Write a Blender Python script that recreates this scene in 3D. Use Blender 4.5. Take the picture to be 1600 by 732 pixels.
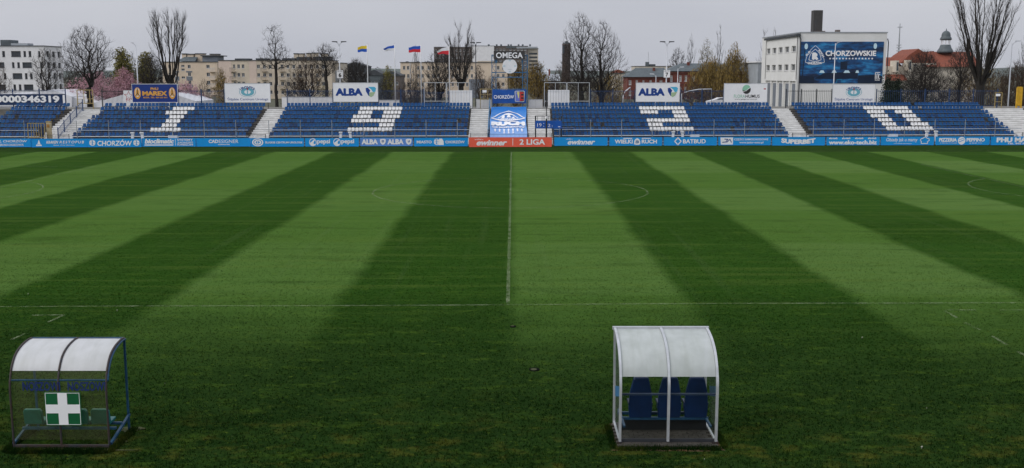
import bpy, math, random
import numpy as np
from mathutils import Vector

# ------------------------------------------------------------------ camera, sky, sun, exposure
for o in list(bpy.data.objects): bpy.data.objects.remove(o)
scene = bpy.context.scene
col = scene.collection
F = 1652.0; H = 7.75; TH = math.atan(249.5/F); CT = math.cos(TH); ST = math.sin(TH)
cam_d = bpy.data.cameras.new('camera'); cam = bpy.data.objects.new('camera', cam_d); col.objects.link(cam)
cam.location = (0, 0, H); cam.rotation_euler = (math.pi/2 - TH, 0, 0)
cam_d.sensor_width = 36; cam_d.lens = 36*F/1600; cam_d.clip_end = 9000; cam_d.clip_start = .1
scene.camera = cam
SUN_EL, SUN_AZ = math.radians(38), math.radians(242)     # azimuth clockwise from +Y: behind the camera, a little left
world = bpy.data.worlds.new('World'); scene.world = world; world.use_nodes = True
wn = world.node_tree.nodes; wl = world.node_tree.links; wn.clear()
wo = wn.new('ShaderNodeOutputWorld'); bg = wn.new('ShaderNodeBackground'); wl.new(bg.outputs[0], wo.inputs[0])
sky = wn.new('ShaderNodeTexSky'); sky.sky_type = 'NISHITA'; sky.sun_disc = False
sky.sun_elevation = SUN_EL; sky.sun_rotation = SUN_AZ; sky.dust_density = 4; sky.air_density = 1.5
tc = wn.new('ShaderNodeTexCoord'); mp = wn.new('ShaderNodeMapping'); mp.inputs['Scale'].default_value = (1, 1, 4)
cn = wn.new('ShaderNodeTexNoise'); cn.inputs['Scale'].default_value = 2.2; cn.inputs['Detail'].default_value = 5
wl.new(tc.outputs['Generated'], mp.inputs[0]); wl.new(mp.outputs[0], cn.inputs['Vector'])
cr = wn.new('ShaderNodeValToRGB'); cr.color_ramp.elements[0].position = .3; cr.color_ramp.elements[1].position = .75
cr.color_ramp.elements[0].color = (5.25, 5.46, 6.15, 1); cr.color_ramp.elements[1].color = (6.35, 6.5, 7.05, 1)
wl.new(cn.outputs['Fac'], cr.inputs[0])
mx = wn.new('ShaderNodeMix'); mx.data_type = 'RGBA'; mx.inputs[0].default_value = .93      # overcast deck over the clear sky
wl.new(sky.outputs[0], mx.inputs[6]); wl.new(cr.outputs[0], mx.inputs[7]); 
sxw = wn.new('ShaderNodeSeparateXYZ'); wl.new(tc.outputs['Generated'], sxw.inputs[0])          # overcast: the deck brightens evenly towards the zenith
zr_ = wn.new('ShaderNodeMapRange'); wl.new(sxw.outputs['Z'], zr_.inputs[0]); zr_.inputs[1].default_value = 0; zr_.inputs[2].default_value = 1; zr_.inputs[3].default_value = 1; zr_.inputs[4].default_value = 1.75
vm = wn.new('ShaderNodeVectorMath'); vm.operation = 'SCALE'; wl.new(mx.outputs[2], vm.inputs[0]); wl.new(zr_.outputs[0], vm.inputs['Scale']); wl.new(vm.outputs[0], bg.inputs[0])
bg.inputs[1].default_value = .1
sun_d = bpy.data.lights.new('sun', 'SUN'); sun_d.energy = 1.5; sun_d.angle = math.radians(28); sun_d.color = (1, .97, .93)
sun = bpy.data.objects.new('sun', sun_d); col.objects.link(sun)
sv = Vector((math.sin(SUN_AZ)*math.cos(SUN_EL), math.cos(SUN_AZ)*math.cos(SUN_EL), math.sin(SUN_EL)))
sun.rotation_euler = sv.to_track_quat('Z', 'Y').to_euler(); sun.location = (0, -20, 60)
scene.view_settings.view_transform = 'Standard'; scene.view_settings.look = 'None'
scene.view_settings.gamma = 1; scene.view_settings.exposure = -.08; scene.view_settings.use_curve_mapping = False
scene.render.resolution_x = 1024; scene.render.resolution_y = 468

# ------------------------------------------------------------------ helpers
SH = .035                                                # the far stand runs slightly oblique to the camera
def ray(px, py): 
    dx = (px-800)/F; u = (366-py)/F
    return dx, CT+u*ST, -ST+u*CT
def P(px, py, Y, sh=0.0):                                # photo pixel -> point at depth Y (before the oblique shift)
    d = ray(px, py); t = Y/(d[1]-sh*d[0]); return Vector((d[0]*t, Y, H+d[2]*t))
def S(px, py, Y): return P(px, py, Y, SH)
def G(px, py, z=0.0):
    d = ray(px, py); t = (z-H)/d[2]; return Vector((d[0]*t, d[1]*t, z))
def proj(X, Y, Z):
    z = Y*CT-(Z-H)*ST; u = Y*ST+(Z-H)*CT
    return 800+F*X/z, 366-F*u/z

MATS = {}
def mat(name, c, rough=.6, var=.12, scale=3.0, bump=0.0, metal=0.0, spec=.4, c2=None, detail=4, stretch=(1, 1, 1)):
    if name in MATS: return MATS[name]
    m = bpy.data.materials.new(name); m.use_nodes = True; n = m.node_tree.nodes; l = m.node_tree.links
    b = n['Principled BSDF']; b.inputs['Roughness'].default_value = rough; b.inputs['Metallic'].default_value = metal
    b.inputs['Specular IOR Level'].default_value = spec
    t = n.new('ShaderNodeNewGeometry'); mpn = n.new('ShaderNodeMapping'); mpn.inputs['Scale'].default_value = stretch
    l.new(t.outputs['Position'], mpn.inputs[0])
    no = n.new('ShaderNodeTexNoise'); no.inputs['Scale'].default_value = scale; no.inputs['Detail'].default_value = detail
    no.inputs['Roughness'].default_value = .65; l.new(mpn.outputs[0], no.inputs['Vector'])
    r = n.new('ShaderNodeValToRGB'); r.color_ramp.elements[0].position = .32; r.color_ramp.elements[1].position = .68
    lo = [x*(1-var) for x in c] if c2 is None else c2; hi = [min(1, x*(1+var)) for x in c] if c2 is None else c
    r.color_ramp.elements[0].color = (*lo, 1); r.color_ramp.elements[1].color = (*hi, 1)
    l.new(no.outputs['Fac'], r.inputs[0]); l.new(r.outputs[0], b.inputs['Base Color'])
    if bump:
        bp = n.new('ShaderNodeBump'); bp.inputs['Strength'].default_value = bump; bp.inputs['Distance'].default_value = .05
        l.new(no.outputs['Fac'], bp.inputs['Height']); l.new(bp.outputs[0], b.inputs['Normal'])
    MATS[name] = m; return m
def hexc(h): 
    c = [int(h[i:i+2], 16)/255 for i in (0, 2, 4)]
    return tuple(x/12.92 if x <= .04045 else ((x+.055)/1.055)**2.4 for x in c)

class MB:
    def __init__(s): s.v = []; s.f = []
    def add(s, vs, fs):
        k = len(s.v); s.v += [tuple(v) for v in vs]; s.f += [tuple(i+k for i in f) for f in fs]; return s
    def box(s, x0, x1, y0, y1, z0, z1):
        return s.add([(x0,y0,z0),(x1,y0,z0),(x1,y1,z0),(x0,y1,z0),(x0,y0,z1),(x1,y0,z1),(x1,y1,z1),(x0,y1,z1)],
                     [(0,3,2,1),(4,5,6,7),(0,1,5,4),(1,2,6,5),(2,3,7,6),(3,0,4,7)])
    def tube(s, pts, r, n=6, cap=True):
        pts = [Vector(p) for p in pts]; rs = r if isinstance(r, (list, tuple)) else [r]*len(pts)
        vs = []; fs = []; m = len(pts)
        for i, p in enumerate(pts):
            d = (pts[min(i+1, m-1)]-pts[max(i-1, 0)]).normalized()
            a = Vector((0, 0, 1)) if abs(d.z) < .9 else Vector((1, 0, 0))
            u = d.cross(a).normalized(); w = d.cross(u)
            for k in range(n):
                t = 2*math.pi*(k+.5)/n; vs.append(p+(u*math.cos(t)+w*math.sin(t))*rs[i])
        for i in range(m-1):
            for k in range(n): fs.append((i*n+k, i*n+(k+1) % n, (i+1)*n+(k+1) % n, (i+1)*n+k))
        if cap: fs.append(tuple(range(n))[::-1]); fs.append(tuple(range((m-1)*n, m*n)))
        return s.add(vs, fs)
    def bar(s, a, b, w): return s.tube([a, b], w*.7071, 4)
    def lathe(s, c, prof, n=20, ax='z'):
        vs = []; fs = []
        for (r, h) in prof:
            for k in range(n):
                t = 2*math.pi*k/n
                vs.append((c[0]+r*math.cos(t), c[1]+r*math.sin(t), c[2]+h) if ax == 'z' else (c[0]+r*math.cos(t), c[1]+h, c[2]+r*math.sin(t)))
        m = len(prof)
        for i in range(m-1):
            for k in range(n): fs.append((i*n+k, i*n+(k+1) % n, (i+1)*n+(k+1) % n, (i+1)*n+k))
        fs.append(tuple(range(n))[::-1]); fs.append(tuple(range((m-1)*n, m*n)))
        return s.add(vs, fs)
    def poly_y(s, pts, y0, y1):                           # polygon in the x-z plane pushed from y0 to y1
        n = len(pts); vs = [(p[0], y0, p[1]) for p in pts]+[(p[0], y1, p[1]) for p in pts]
        return s.add(vs, [tuple(range(n)), tuple(range(n, 2*n))[::-1]]+[(i, i+n, (i+1) % n+n, (i+1) % n) for i in range(n)])
    def poly_x(s, pts, x0, x1):                           # polygon in the y-z plane pushed from x0 to x1
        n = len(pts); vs = [(x0, p[0], p[1]) for p in pts]+[(x1, p[0], p[1]) for p in pts]
        return s.add(vs, [tuple(range(n)), tuple(range(n, 2*n))[::-1]]+[(i, i+n, (i+1) % n+n, (i+1) % n) for i in range(n)])
    def build(s, name, m, parent=None, smooth=False, sh=None, kind=None):
        return link_mesh(name, s.v, s.f, m, parent, smooth, sh, kind)

def link_mesh(name, v, f, m, parent=None, smooth=False, sh=None, kind=None):
    v = np.array(v, dtype=float).reshape(-1, 3)
    if sh is None: sh = parent.get('_sh', 0.0) if parent else 0.0
    if sh: v = v.copy(); v[:, 1] += sh*v[:, 0]
    if parent is not None: v = v-np.array(ORG[parent.name])
    me = bpy.data.meshes.new(name); me.from_pydata(v.tolist(), [], f)
    if m is not None: me.materials.append(m if not isinstance(m, str) else MATS[m])
    if smooth: me.shade_smooth()
    o = bpy.data.objects.new(name, me); col.objects.link(o)
    if parent is not None:
        o.parent = parent; ORG[o.name] = ORG[parent.name]
        if '_sh' in parent: o['_sh'] = parent['_sh']
    else: ORG[o.name] = (0, 0, 0)
    if kind: o['kind'] = kind
    return o
ORG = {}
def thing(name, label, cat, loc, group=None, sh=0.0):
    o = bpy.data.objects.new(name, None); col.objects.link(o); o.empty_display_size = .3
    loc = Vector(loc)
    if sh: loc = Vector((loc.x, loc.y+sh*loc.x, loc.z)); o['_sh'] = sh
    o.location = loc; ORG[o.name] = tuple(loc); o['label'] = label; o['category'] = cat
    if group: o['group'] = group
    return o
def struct(o): o['kind'] = 'structure'; return o

def text(body, x0, x1, z0, z1, y, m, parent, bold=.02, shear=0.0, name='lettering', spacing=1.0, plane=None):
    c = bpy.data.curves.new('t', 'FONT'); c.body = body; c.size = 1; c.offset = min(bold, .018); c.shear = shear; c.space_character = spacing
    c.resolution_u = 3; c.fill_mode = 'FRONT'; c.align_x = 'CENTER'
    o = bpy.data.objects.new('t', c); col.objects.link(o)
    dg = bpy.context.evaluated_depsgraph_get(); me = bpy.data.meshes.new_from_object(o.evaluated_get(dg))
    n = len(me.vertices); a = np.zeros(n*3); me.vertices.foreach_get('co', a); a = a.reshape(-1, 3)
    fs = [tuple(p.vertices) for p in me.polygons]
    bpy.data.objects.remove(o); bpy.data.curves.remove(c); bpy.data.meshes.remove(me)
    dep = np.zeros(n)
    if bold > .018:                                       # heavier strokes: shifted layers, each a little in front of the last
        ext = (bold-.018)*1.1; la, lf, ld = [a], list(fs), [dep]
        for q, (sx_, sy_) in enumerate(((-1, 0), (1, 0), (0, .7), (0, -.7)), 1):
            la.append(a+np.array([sx_*ext, sy_*ext, 0])); lf += [tuple(i+q*n for i in f_) for f_ in fs]; ld.append(np.full(n, q*.0012))
        a = np.concatenate(la); fs = lf; dep = np.concatenate(ld); n = len(a)
    mn = a.min(0); mxx = a.max(0); u = (a-mn)/np.maximum(mxx-mn, 1e-6)
    X = x0+u[:, 0]*(x1-x0); Z = z0+u[:, 1]*(z1-z0)
    if plane: v = np.array([plane(p, q) for p, q in zip(X, Z)])
    else: v = np.stack([X, np.full(n, y), Z], 1)
    v[:, 1] -= dep
    return link_mesh(name, v, fs, m, parent)
def disc(cx, cz, rx, rz, y, m, parent, name='emblem', n=24, r0=0.0, plane=None):
    pl = plane or (lambda a, b: (a, y, b))
    vs = []; fs = []
    for k in range(n):
        t = 2*math.pi*k/n; vs.append(pl(cx+rx*math.cos(t), cz+rz*math.sin(t)))
    if r0 > 0:
        for k in range(n):
            t = 2*math.pi*k/n; vs.append(pl(cx+rx*r0*math.cos(t), cz+rz*r0*math.sin(t)))
        fs = [(k, (k+1) % n, (k+1) % n+n, k+n) for k in range(n)]
    else: fs = [tuple(range(n))]
    return link_mesh(name, vs, fs, m, parent)
def flat(pts, y, m, parent, name='emblem', plane=None):
    pl = plane or (lambda a, b: (a, y, b))
    return link_mesh(name, [pl(*p) for p in pts], [tuple(range(len(pts)))], m, parent)
def flats(polys, y, m, parent, name='emblem', plane=None):
    pl = plane or (lambda a, b: (a, y, b)); vs = []; fs = []
    for pts in polys:
        fs.append(tuple(range(len(vs), len(vs)+len(pts)))); vs += [pl(*p) for p in pts]
    return link_mesh(name, vs, fs, m, parent)
def star(cx, cz, r, k=5): return [(cx+(r if i % 2 == 0 else r*.42)*math.sin(math.pi*i/k), cz+(r if i % 2 == 0 else r*.42)*math.cos(math.pi*i/k)) for i in range(2*k)]
def stroke(pts, w):
    polys = []
    for a, b in zip(pts[:-1], pts[1:]):
        d = Vector((b[0]-a[0], b[1]-a[1])); d.normalize(); n = Vector((-d.y, d.x))*w/2; e = d*w*.3
        polys.append([(a[0]+n.x-e.x, a[1]+n.y-e.y), (b[0]+n.x+e.x, b[1]+n.y+e.y), (b[0]-n.x+e.x, b[1]-n.y+e.y), (a[0]-n.x-e.x, a[1]-n.y-e.y)])
    return polys

# materials
mat('white_paint', (.78, .78, .79), .45, .05, 1.2); mat('white_print', (.87, .87, .88), .4, .03, 2)
mat('board_blue', (.006, .31, .76), .35, .05, 1.0); mat('board_periwinkle', (.13, .30, .72), .35, .05, 1.0)
mat('board_red', (.86, .13, .075), .35, .06, 1.0); mat('navy', hexc('17357f'), .4, .08, 1.5); mat('deep_navy', hexc('0b2c55'), .5, .12, 1.0)
mat('amber_print', hexc('e0a44a'), .5, .05, 2); mat('logo_navy', hexc('123f8c'), .45, .04, 2); mat('logo_cyan', hexc('4fb4d8'), .45, .04, 2)
mat('logo_sage', hexc('a9c09a'), .45, .04, 2); mat('logo_mint', hexc('8fc7a8'), .45, .04, 2); mat('logo_dark', hexc('33302f'), .45, .04, 2)
mat('logo_teal', hexc('6fb3c4'), .45, .04, 2); mat('logo_red', hexc('b03a3a'), .45, .04, 2)
mat('seat_blue', (.001, .074, .245), .42, .25, .9, c2=(.001, .052, .175), spec=.35); mat('seat_edge_lit', (.055, .19, .38), .5, .2, 1.5); mat('seat_white', (.76, .76, .76), .45, .06, 1.5)
mat('terrace_concrete', (.115, .108, .098), .85, .3, 1.6, .2, c2=(.04, .037, .033), detail=8)
mat('stair_concrete', (.76, .76, .745), .8, .25, 1.1, .15, c2=(.54, .535, .52), detail=8)
mat('kerb_concrete', (.42, .41, .39), .85, .3, 1.3, .15, c2=(.22, .21, .2), detail=8)
mat('blue_steel', (.012, .045, .13), .45, .2, 2); mat('tower_blue', (.03, .14, .28), .5, .25, 2.5)
mat('grey_steel', (.32, .34, .36), .4, .15, 2, metal=.4); mat('dark_steel', (.03, .033, .038), .5, .2, 2); mat('galv', (.55, .57, .6), .45, .1, 2, metal=.3)
mat('yellow_steel', (.36, .27, .11), .55, .2, 3); mat('bright_yellow', (.62, .36, .02), .5, .15, 2)
mat('glass', (.035, .045, .055), .12, .3, .25, spec=.6); mat('frame_white', (.7, .7, .7), .5, .05, 2); mat('frame_dark', (.06, .06, .065), .5, .1, 2)
mat('bark', (.018, .015, .012), .9, .35, 2.0); mat('bark_grey', (.085, .072, .060), .9, .3, 2.0); mat('twig', (.024, .019, .016), .9, .3, .6)
mat('twig_brown', (.050, .032, .020), .9, .3, .6); mat('birch_bark', (.5, .48, .45), .8, .4, 3, c2=(.2, .18, .16))
mat('willow_leaf', (.20, .135, .030), .8, .4, .5); mat('spring_leaf', (.17, .15, .03), .8, .4, .5)
mat('blossom', (.56, .33, .37), .8, .3, .7, c2=(.34, .18, .21)); mat('needles', (.012, .024, .013), .9, .4, 1.0)

# ------------------------------------------------------------------ ground, pitch, embankment, hills
rng = random.Random(7); nr = np.random.default_rng(7)
mat('earth', (.10, .095, .06), .95, .4, .12, c2=(.05, .055, .03), detail=8)
mat('path_ground', (.22, .21, .19), .95, .3, .5, c2=(.12, .115, .10), detail=8)
mat('hill_green', (.10, .12, .11), 1, .3, .004)
struct(link_mesh('ground', [(-6000,-60,-.05),(6000,-60,-.05),(6000,7000,-.05),(-6000,7000,-.05)], [(0,1,2,3)], 'earth'))
def bump_profile(x, seed):
    return sum(math.sin(x*f+seed*k)*a for k, (f, a) in enumerate([(.0011,6),(.0027,4),(.0061,2.2),(.015,.9),(.05,.35)], 1))
hv = []; hf = []
for i in range(161):
    x = -1700+i*21.25
    hv += [(x, 2600, -1), (x, 2640, 14+bump_profile(x, 1.7)*.9+ (8 if x > 600 else 0)*min(1, (x-600)/500) if x > 600 else 14+bump_profile(x, 1.7)*.9), (x, 3300, -1)]
for i in range(160): a = 3*i; hf += [(a, a+3, a+4, a+1), (a+1, a+4, a+5, a+2)]
struct(link_mesh('hills', hv, hf, 'hill_green', smooth=True))

def grass_material():
    m = bpy.data.materials.new('mown_grass'); m.use_nodes = True; n = m.node_tree.nodes; l = m.node_tree.links
    b = n['Principled BSDF']; b.inputs['Roughness'].default_value = .9; b.inputs['Specular IOR Level'].default_value = 0; b.inputs['Sheen Weight'].default_value = .085; b.inputs['Sheen Roughness'].default_value = .35; b.inputs['Sheen Tint'].default_value = (.55, .85, .28, 1)
    g = n.new('ShaderNodeNewGeometry'); pos = g.outputs['Position']
    sx = n.new('ShaderNodeSeparateXYZ'); l.new(pos, sx.inputs[0])
    def math_(op, a, b_=None, c_=None, clamp=False):
        q = n.new('ShaderNodeMath'); q.operation = op; q.use_clamp = clamp
        for i, x in enumerate((a, b_, c_)):
            if x is None: continue
            if isinstance(x, (int, float)): q.inputs[i].default_value = x
            else: l.new(x, q.inputs[i])
        return q.outputs[0]
    def noise(sc, det=4, stretch=(1, 1, 1), rough=.6):
        mm = n.new('ShaderNodeMapping'); mm.inputs['Scale'].default_value = stretch; l.new(pos, mm.inputs[0])
        q = n.new('ShaderNodeTexNoise'); q.inputs['Scale'].default_value = sc; q.inputs['Detail'].default_value = det
        q.inputs['Roughness'].default_value = rough; l.new(mm.outputs[0], q.inputs['Vector']); return q.outputs['Fac']
    def ramp(x, a, b_): 
        q = n.new('ShaderNodeMapRange'); q.interpolation_type = 'SMOOTHSTEP'; l.new(x, q.inputs[0])
        q.inputs[1].default_value = a; q.inputs[2].default_value = b_; return q.outputs[0]
    def mixc(f, a, b_):
        q = n.new('ShaderNodeMix'); q.data_type = 'RGBA'
        if isinstance(f, (int, float)): q.inputs[0].default_value = f
        else: l.new(f, q.inputs[0])
        for i, x in ((6, a), (7, b_)):
            if isinstance(x, tuple): q.inputs[i].default_value = (*x, 1)
            else: l.new(x, q.inputs[i])
        return q.outputs[2]
    wob = math_('MULTIPLY_ADD', noise(.22, 2), .8, -.40)
    xs = math_('ADD', sx.outputs['X'], wob)
    stripe = math_('MULTIPLY_ADD', math_('SINE', math_('MULTIPLY', xs, math.pi/6.0)), 3.4, .5, True)
    ys = math_('ADD', sx.outputs['Y'], math_('MULTIPLY', wob, .8))
    band = math_('MULTIPLY_ADD', math_('SINE', math_('MULTIPLY', math_('ADD', ys, -84.0), math.pi/11.8)), 4.0, .5, True)
    right = ramp(sx.outputs['X'], -10, 40)
    mow_and_darkening = math_('MULTIPLY', ramp(math_('ADD', ys, math_('MULTIPLY', noise(.25, 3), 7.0)), 28.0, 43.5), ramp(sx.outputs['Y'], 107.4, 106.6))
    light = mixc(math_('MULTIPLY', band, math_('MULTIPLY_ADD', right, .35, .20)), (.053, .115, .020), (.094, .162, .047))
    dark = mixc(math_('MULTIPLY', band, math_('MULTIPLY_ADD', right, .30, .16)), (.010, .042, .003), (.019, .066, .007))
    base = mixc(stripe, dark, light)
    rough = mixc(ramp(noise(.5, 6, (1, 1.6, 1)), .38, .62), (.005, .019, .003), (.010, .029, .005))
    c = mixc(mow_and_darkening, rough, base)  # unmown turf; darkening towards the camera is also put into this colour blend
    # worn and yellowed flecks, thatch and tyre traces
    c = mixc(math_('MULTIPLY', ramp(noise(5, 7, (1, 1.3, 1), .75), .54, .72), .75), c, (.088, .128, .012))
    c = mixc(math_('MULTIPLY', ramp(noise(1.1, 6, (.7, 1.5, 1), .7), .52, .70), .42), c, (.058, .104, .011))
    c = mixc(math_('MULTIPLY', ramp(noise(.6, 5, (.5, 1.2, 1)), .50, .28), .38), c, (.010, .030, .004))
    near = ramp(sx.outputs['Y'], 26, 19.5)
    c = mixc(math_('MULTIPLY', math_('MULTIPLY', near, ramp(noise(.9, 7, (1, 1.4, 1), .7), .5, .7)), .9), c, (.070, .072, .011))
    trace = math_('MULTIPLY', ramp(noise(1.6, 2, (1, .02, 1)), .55, .75), mow_and_darkening)
    c = mixc(math_('MULTIPLY', trace, .07), c, (.13, .17, .08))
    streak = noise(1.0, 5, (.06, 1.1, 1), .7)             # passes of the mower and brush across the pitch
    c = mixc(math_('MULTIPLY', math_('MULTIPLY', ramp(streak, .48, .68), mow_and_darkening), .30), c, (.085, .125, .022)); c = mixc(math_('MULTIPLY', math_('MULTIPLY', ramp(streak, .50, .34), mow_and_darkening), .26), c, (.016, .040, .003))
    fine = noise(38, 6, (1, .8, 1), .8)
    c2 = n.new('ShaderNodeMix'); c2.data_type = 'RGBA'; c2.blend_type = 'MULTIPLY'; c2.inputs[0].default_value = 1.0
    l.new(c, c2.inputs[6]); cr2 = n.new('ShaderNodeValToRGB'); cr2.color_ramp.elements[0].position = .36; cr2.color_ramp.elements[1].position = .64
    cr2.color_ramp.elements[0].color = (.46, .49, .44, 1); cr2.color_ramp.elements[1].color = (1.52, 1.48, 1.5, 1)
    l.new(fine, cr2.inputs[0]); l.new(cr2.outputs[0], c2.inputs[7]); l.new(c2.outputs[2], b.inputs['Base Color'])
    bp = n.new('ShaderNodeBump'); bp.inputs['Strength'].default_value = .55; bp.inputs['Distance'].default_value = .04
    l.new(noise(16, 6, (1, .8, 1), .75), bp.inputs['Height']); l.new(bp.outputs[0], b.inputs['Normal'])
    MATS['mown_grass'] = m; return m
grass_material()
gv = []; gf = []; NX, NY = 60, 110
for j in range(NY+1):
    for i in range(NX+1):
        x = -75+150*i/NX; y = 4+113.2*j/NY
        gv.append((x, y+SH*x, .02*math.sin(x*.31+y*.17)*math.sin(y*.23)*.5))
for j in range(NY):
    for i in range(NX): a = j*(NX+1)+i; gf.append((a, a+1, a+NX+2, a+NX+1))
struct(link_mesh('pitch', gv, gf, 'mown_grass', smooth=True))

# short grass tufts, denser and longer close to the camera
N = 150000
u = nr.random(N); yy = 17.5+ (u**1.25)*38; half = yy*.52; xx = (nr.random(N)*2-1)*half
zz = .02*np.sin(xx*.31+yy*.17)*np.sin(yy*.23)*.5
V = np.zeros((N, 2, 3, 3))
for b in range(2):
    a = nr.random(N)*2*np.pi; w = .006+.008*nr.random(N); hgt = (.022+.030*nr.random(N)**2)*np.clip(1.35-(yy-18)/40, .6, 1.35)
    lx = (nr.random(N)-.5)*.06; ly = (nr.random(N)-.5)*.06
    bx = xx+(nr.random(N)-.5)*.05; by = yy+(nr.random(N)-.5)*.05
    V[:, b, 0] = np.stack([bx-np.cos(a)*w, by-np.sin(a)*w, zz-.004], 1); V[:, b, 1] = np.stack([bx+np.cos(a)*w, by+np.sin(a)*w, zz-.004], 1)
    V[:, b, 2] = np.stack([bx+lx, by+ly, zz+hgt], 1)
def soup(name, verts, per, m, parent=None, kind=None):
    verts = np.asarray(verts, dtype=np.float32).reshape(-1, 3); nf = len(verts)//per
    if parent is not None: verts = verts-np.array(ORG[parent.name], dtype=np.float32)
    me = bpy.data.meshes.new(name); me.vertices.add(len(verts)); me.vertices.foreach_set('co', verts.ravel())
    me.loops.add(nf*per); me.loops.foreach_set('vertex_index', np.arange(nf*per, dtype=np.int32))
    me.polygons.add(nf); me.polygons.foreach_set('loop_start', np.arange(0, nf*per, per, dtype=np.int32))
    me.polygons.foreach_set('loop_total', np.full(nf, per, dtype=np.int32)); me.update(calc_edges=True)
    me.materials.append(MATS[m]); o = bpy.data.objects.new(name, me); col.objects.link(o)
    if parent is not None: o.parent = parent; ORG[o.name] = ORG[parent.name]
    if kind: o['kind'] = kind
    return o
# longer unmown blades round the feet of the two dugouts
M = 5200; ex = []
for (p0, p1, yb_) in ((22, 172, G(97, 701).y), (965, 1122, G(1045, 697).y)):
    xa_, xb_ = P(p0, 700, yb_).x, P(p1, 700, yb_).x; k = nr.integers(0, 4, M); f = nr.random(M); jx = (nr.random(M)-.5)*.14; jy = (nr.random(M)-.5)*.14
    bx = np.where(k < 2, xa_+(xb_-xa_)*f, np.where(k == 2, xa_-.10, xb_+.10))+jx; by = np.where(k < 2, yb_-.26+k*.06, yb_-.2+1.4*f)+jy
    a = nr.random(M)*6.283; w = .006+.006*nr.random(M); hgt = .05+.09*nr.random(M)**2; lx = (nr.random((M, 2))-.5)*.09
    ex.append(np.stack([np.stack([bx-np.cos(a)*w, by-np.sin(a)*w, np.full(M, -.01)], 1), np.stack([bx+np.cos(a)*w, by+np.sin(a)*w, np.full(M, -.01)], 1), np.stack([bx+lx[:, 0], by+lx[:, 1], hgt], 1)], 1))
V = np.concatenate([V.reshape(-1, 3, 3)]+ex)
gt = soup('grass', V, 3, 'mown_grass', kind='stuff'); gt['label'] = 'short green grass blades covering the near part of the pitch'; gt['category'] = 'grass'

# chalk lines, worn and broken
def chalk():
    m = bpy.data.materials.new('worn_chalk'); m.use_nodes = True; n = m.node_tree.nodes; l = m.node_tree.links
    b = n['Principled BSDF']; b.inputs['Base Color'].default_value = (.30, .36, .20, 1); b.inputs['Roughness'].default_value = .9
    g = n.new('ShaderNodeNewGeometry'); no = n.new('ShaderNodeTexNoise'); no.inputs['Scale'].default_value = 2.2; no.inputs['Detail'].default_value = 9
    no.inputs['Roughness'].default_value = .8; l.new(g.outputs['Position'], no.inputs['Vector'])
    r = n.new('ShaderNodeMapRange'); l.new(no.outputs['Fac'], r.inputs[0]); r.inputs[1].default_value = .40; r.inputs[2].default_value = .66; r.inputs[4].default_value = .50
    t = n.new('ShaderNodeBsdfTransparent'); mxs = n.new('ShaderNodeMixShader'); l.new(r.outputs[0], mxs.inputs[0]); l.new(t.outputs[0], mxs.inputs[1]); l.new(b.outputs[0], mxs.inputs[2])
    l.new(mxs.outputs[0], n['Material Output'].inputs[0]); MATS['worn_chalk'] = m
chalk()
def gz(x, y): return .02*math.sin(x*.31+(y-SH*x)*.17)*math.sin((y-SH*x)*.23)*.5+.018
def line(name, pts, w=.11, mm='worn_chalk'):
    out = []; 
    for a, b in zip(pts[:-1], pts[1:]):
        k = max(1, int(math.dist(a, b)/1.5))
        out += [(a[0]+(b[0]-a[0])*i/k, a[1]+(b[1]-a[1])*i/k) for i in range(k)]
    out.append(pts[-1]); vs = []; fs = []
    for i, p in enumerate(out):
        q0 = out[max(0, i-1)]; q1 = out[min(len(out)-1, i+1)]; d = Vector((q1[0]-q0[0], q1[1]-q0[1])).normalized(); nn = Vector((-d.y, d.x))*w/2
        vs += [(p[0]+nn.x, p[1]+nn.y, gz(p[0]+nn.x, p[1]+nn.y)), (p[0]-nn.x, p[1]-nn.y, gz(p[0]-nn.x, p[1]-nn.y))]
    fs = [(2*i, 2*i+1, 2*i+3, 2*i+2) for i in range(len(out)-1)]
    return struct(link_mesh(name, vs, fs, mm))
g1, g2 = G(5, 480.5), G(1595, 473.5); sl = (g2.y-g1.y)/(g2.x-g1.x); yt = g1.y-sl*g1.x
line('near_touchline', [(-24, yt-24*sl), (24, yt+24*sl)], .12)
fy = G(800, 238.2).y
line('far_touchline', [(-54, fy-54*.03), (54, fy+54*.03)], .12)
line('halfway_line', [(G(793.5, 476).x, yt), (G(799, 238).x, fy)], .13)
cc = ((yt+fy)/2)
cy = (G(800, 325.5).y+G(800, 278.4).y)/2; R = 9.15
line('centre_circle', [(-.1+R*math.cos(t), cy+R*math.sin(t)+.02*R*math.cos(t)) for t in [2*math.pi*i/96 for i in range(97)]], .11)
for s in (-1, 1):
    bx = s*52.0; yo = cy+.02*bx
    line('penalty_area_line', [(bx, yo-20.16), (bx-s*16.5, yo-20.16), (bx-s*16.5, yo+20.16), (bx, yo+20.16)], .11)
    line('penalty_arc', [(bx-s*(11+9.15*math.cos(t)), yo+9.15*math.sin(t)) for t in [(-.925+1.85*i/24) for i in range(25)]], .11)
for pts in ([(1476, 486), (1495, 497)], [(1508, 505), (1531, 516.5)], [(1550, 526), (1573, 540)], [(1590, 550), (1604, 558)], [(1480, 485), (1526, 485)], [(1562, 485), (1606, 485)], [(100, 493.5), (75, 505)], [(50, 494), (98, 493.5)], [(40, 522), (18, 532)]):
    line('technical_area_dash', [tuple(G(*p))[:2] for p in pts], .10)

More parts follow.
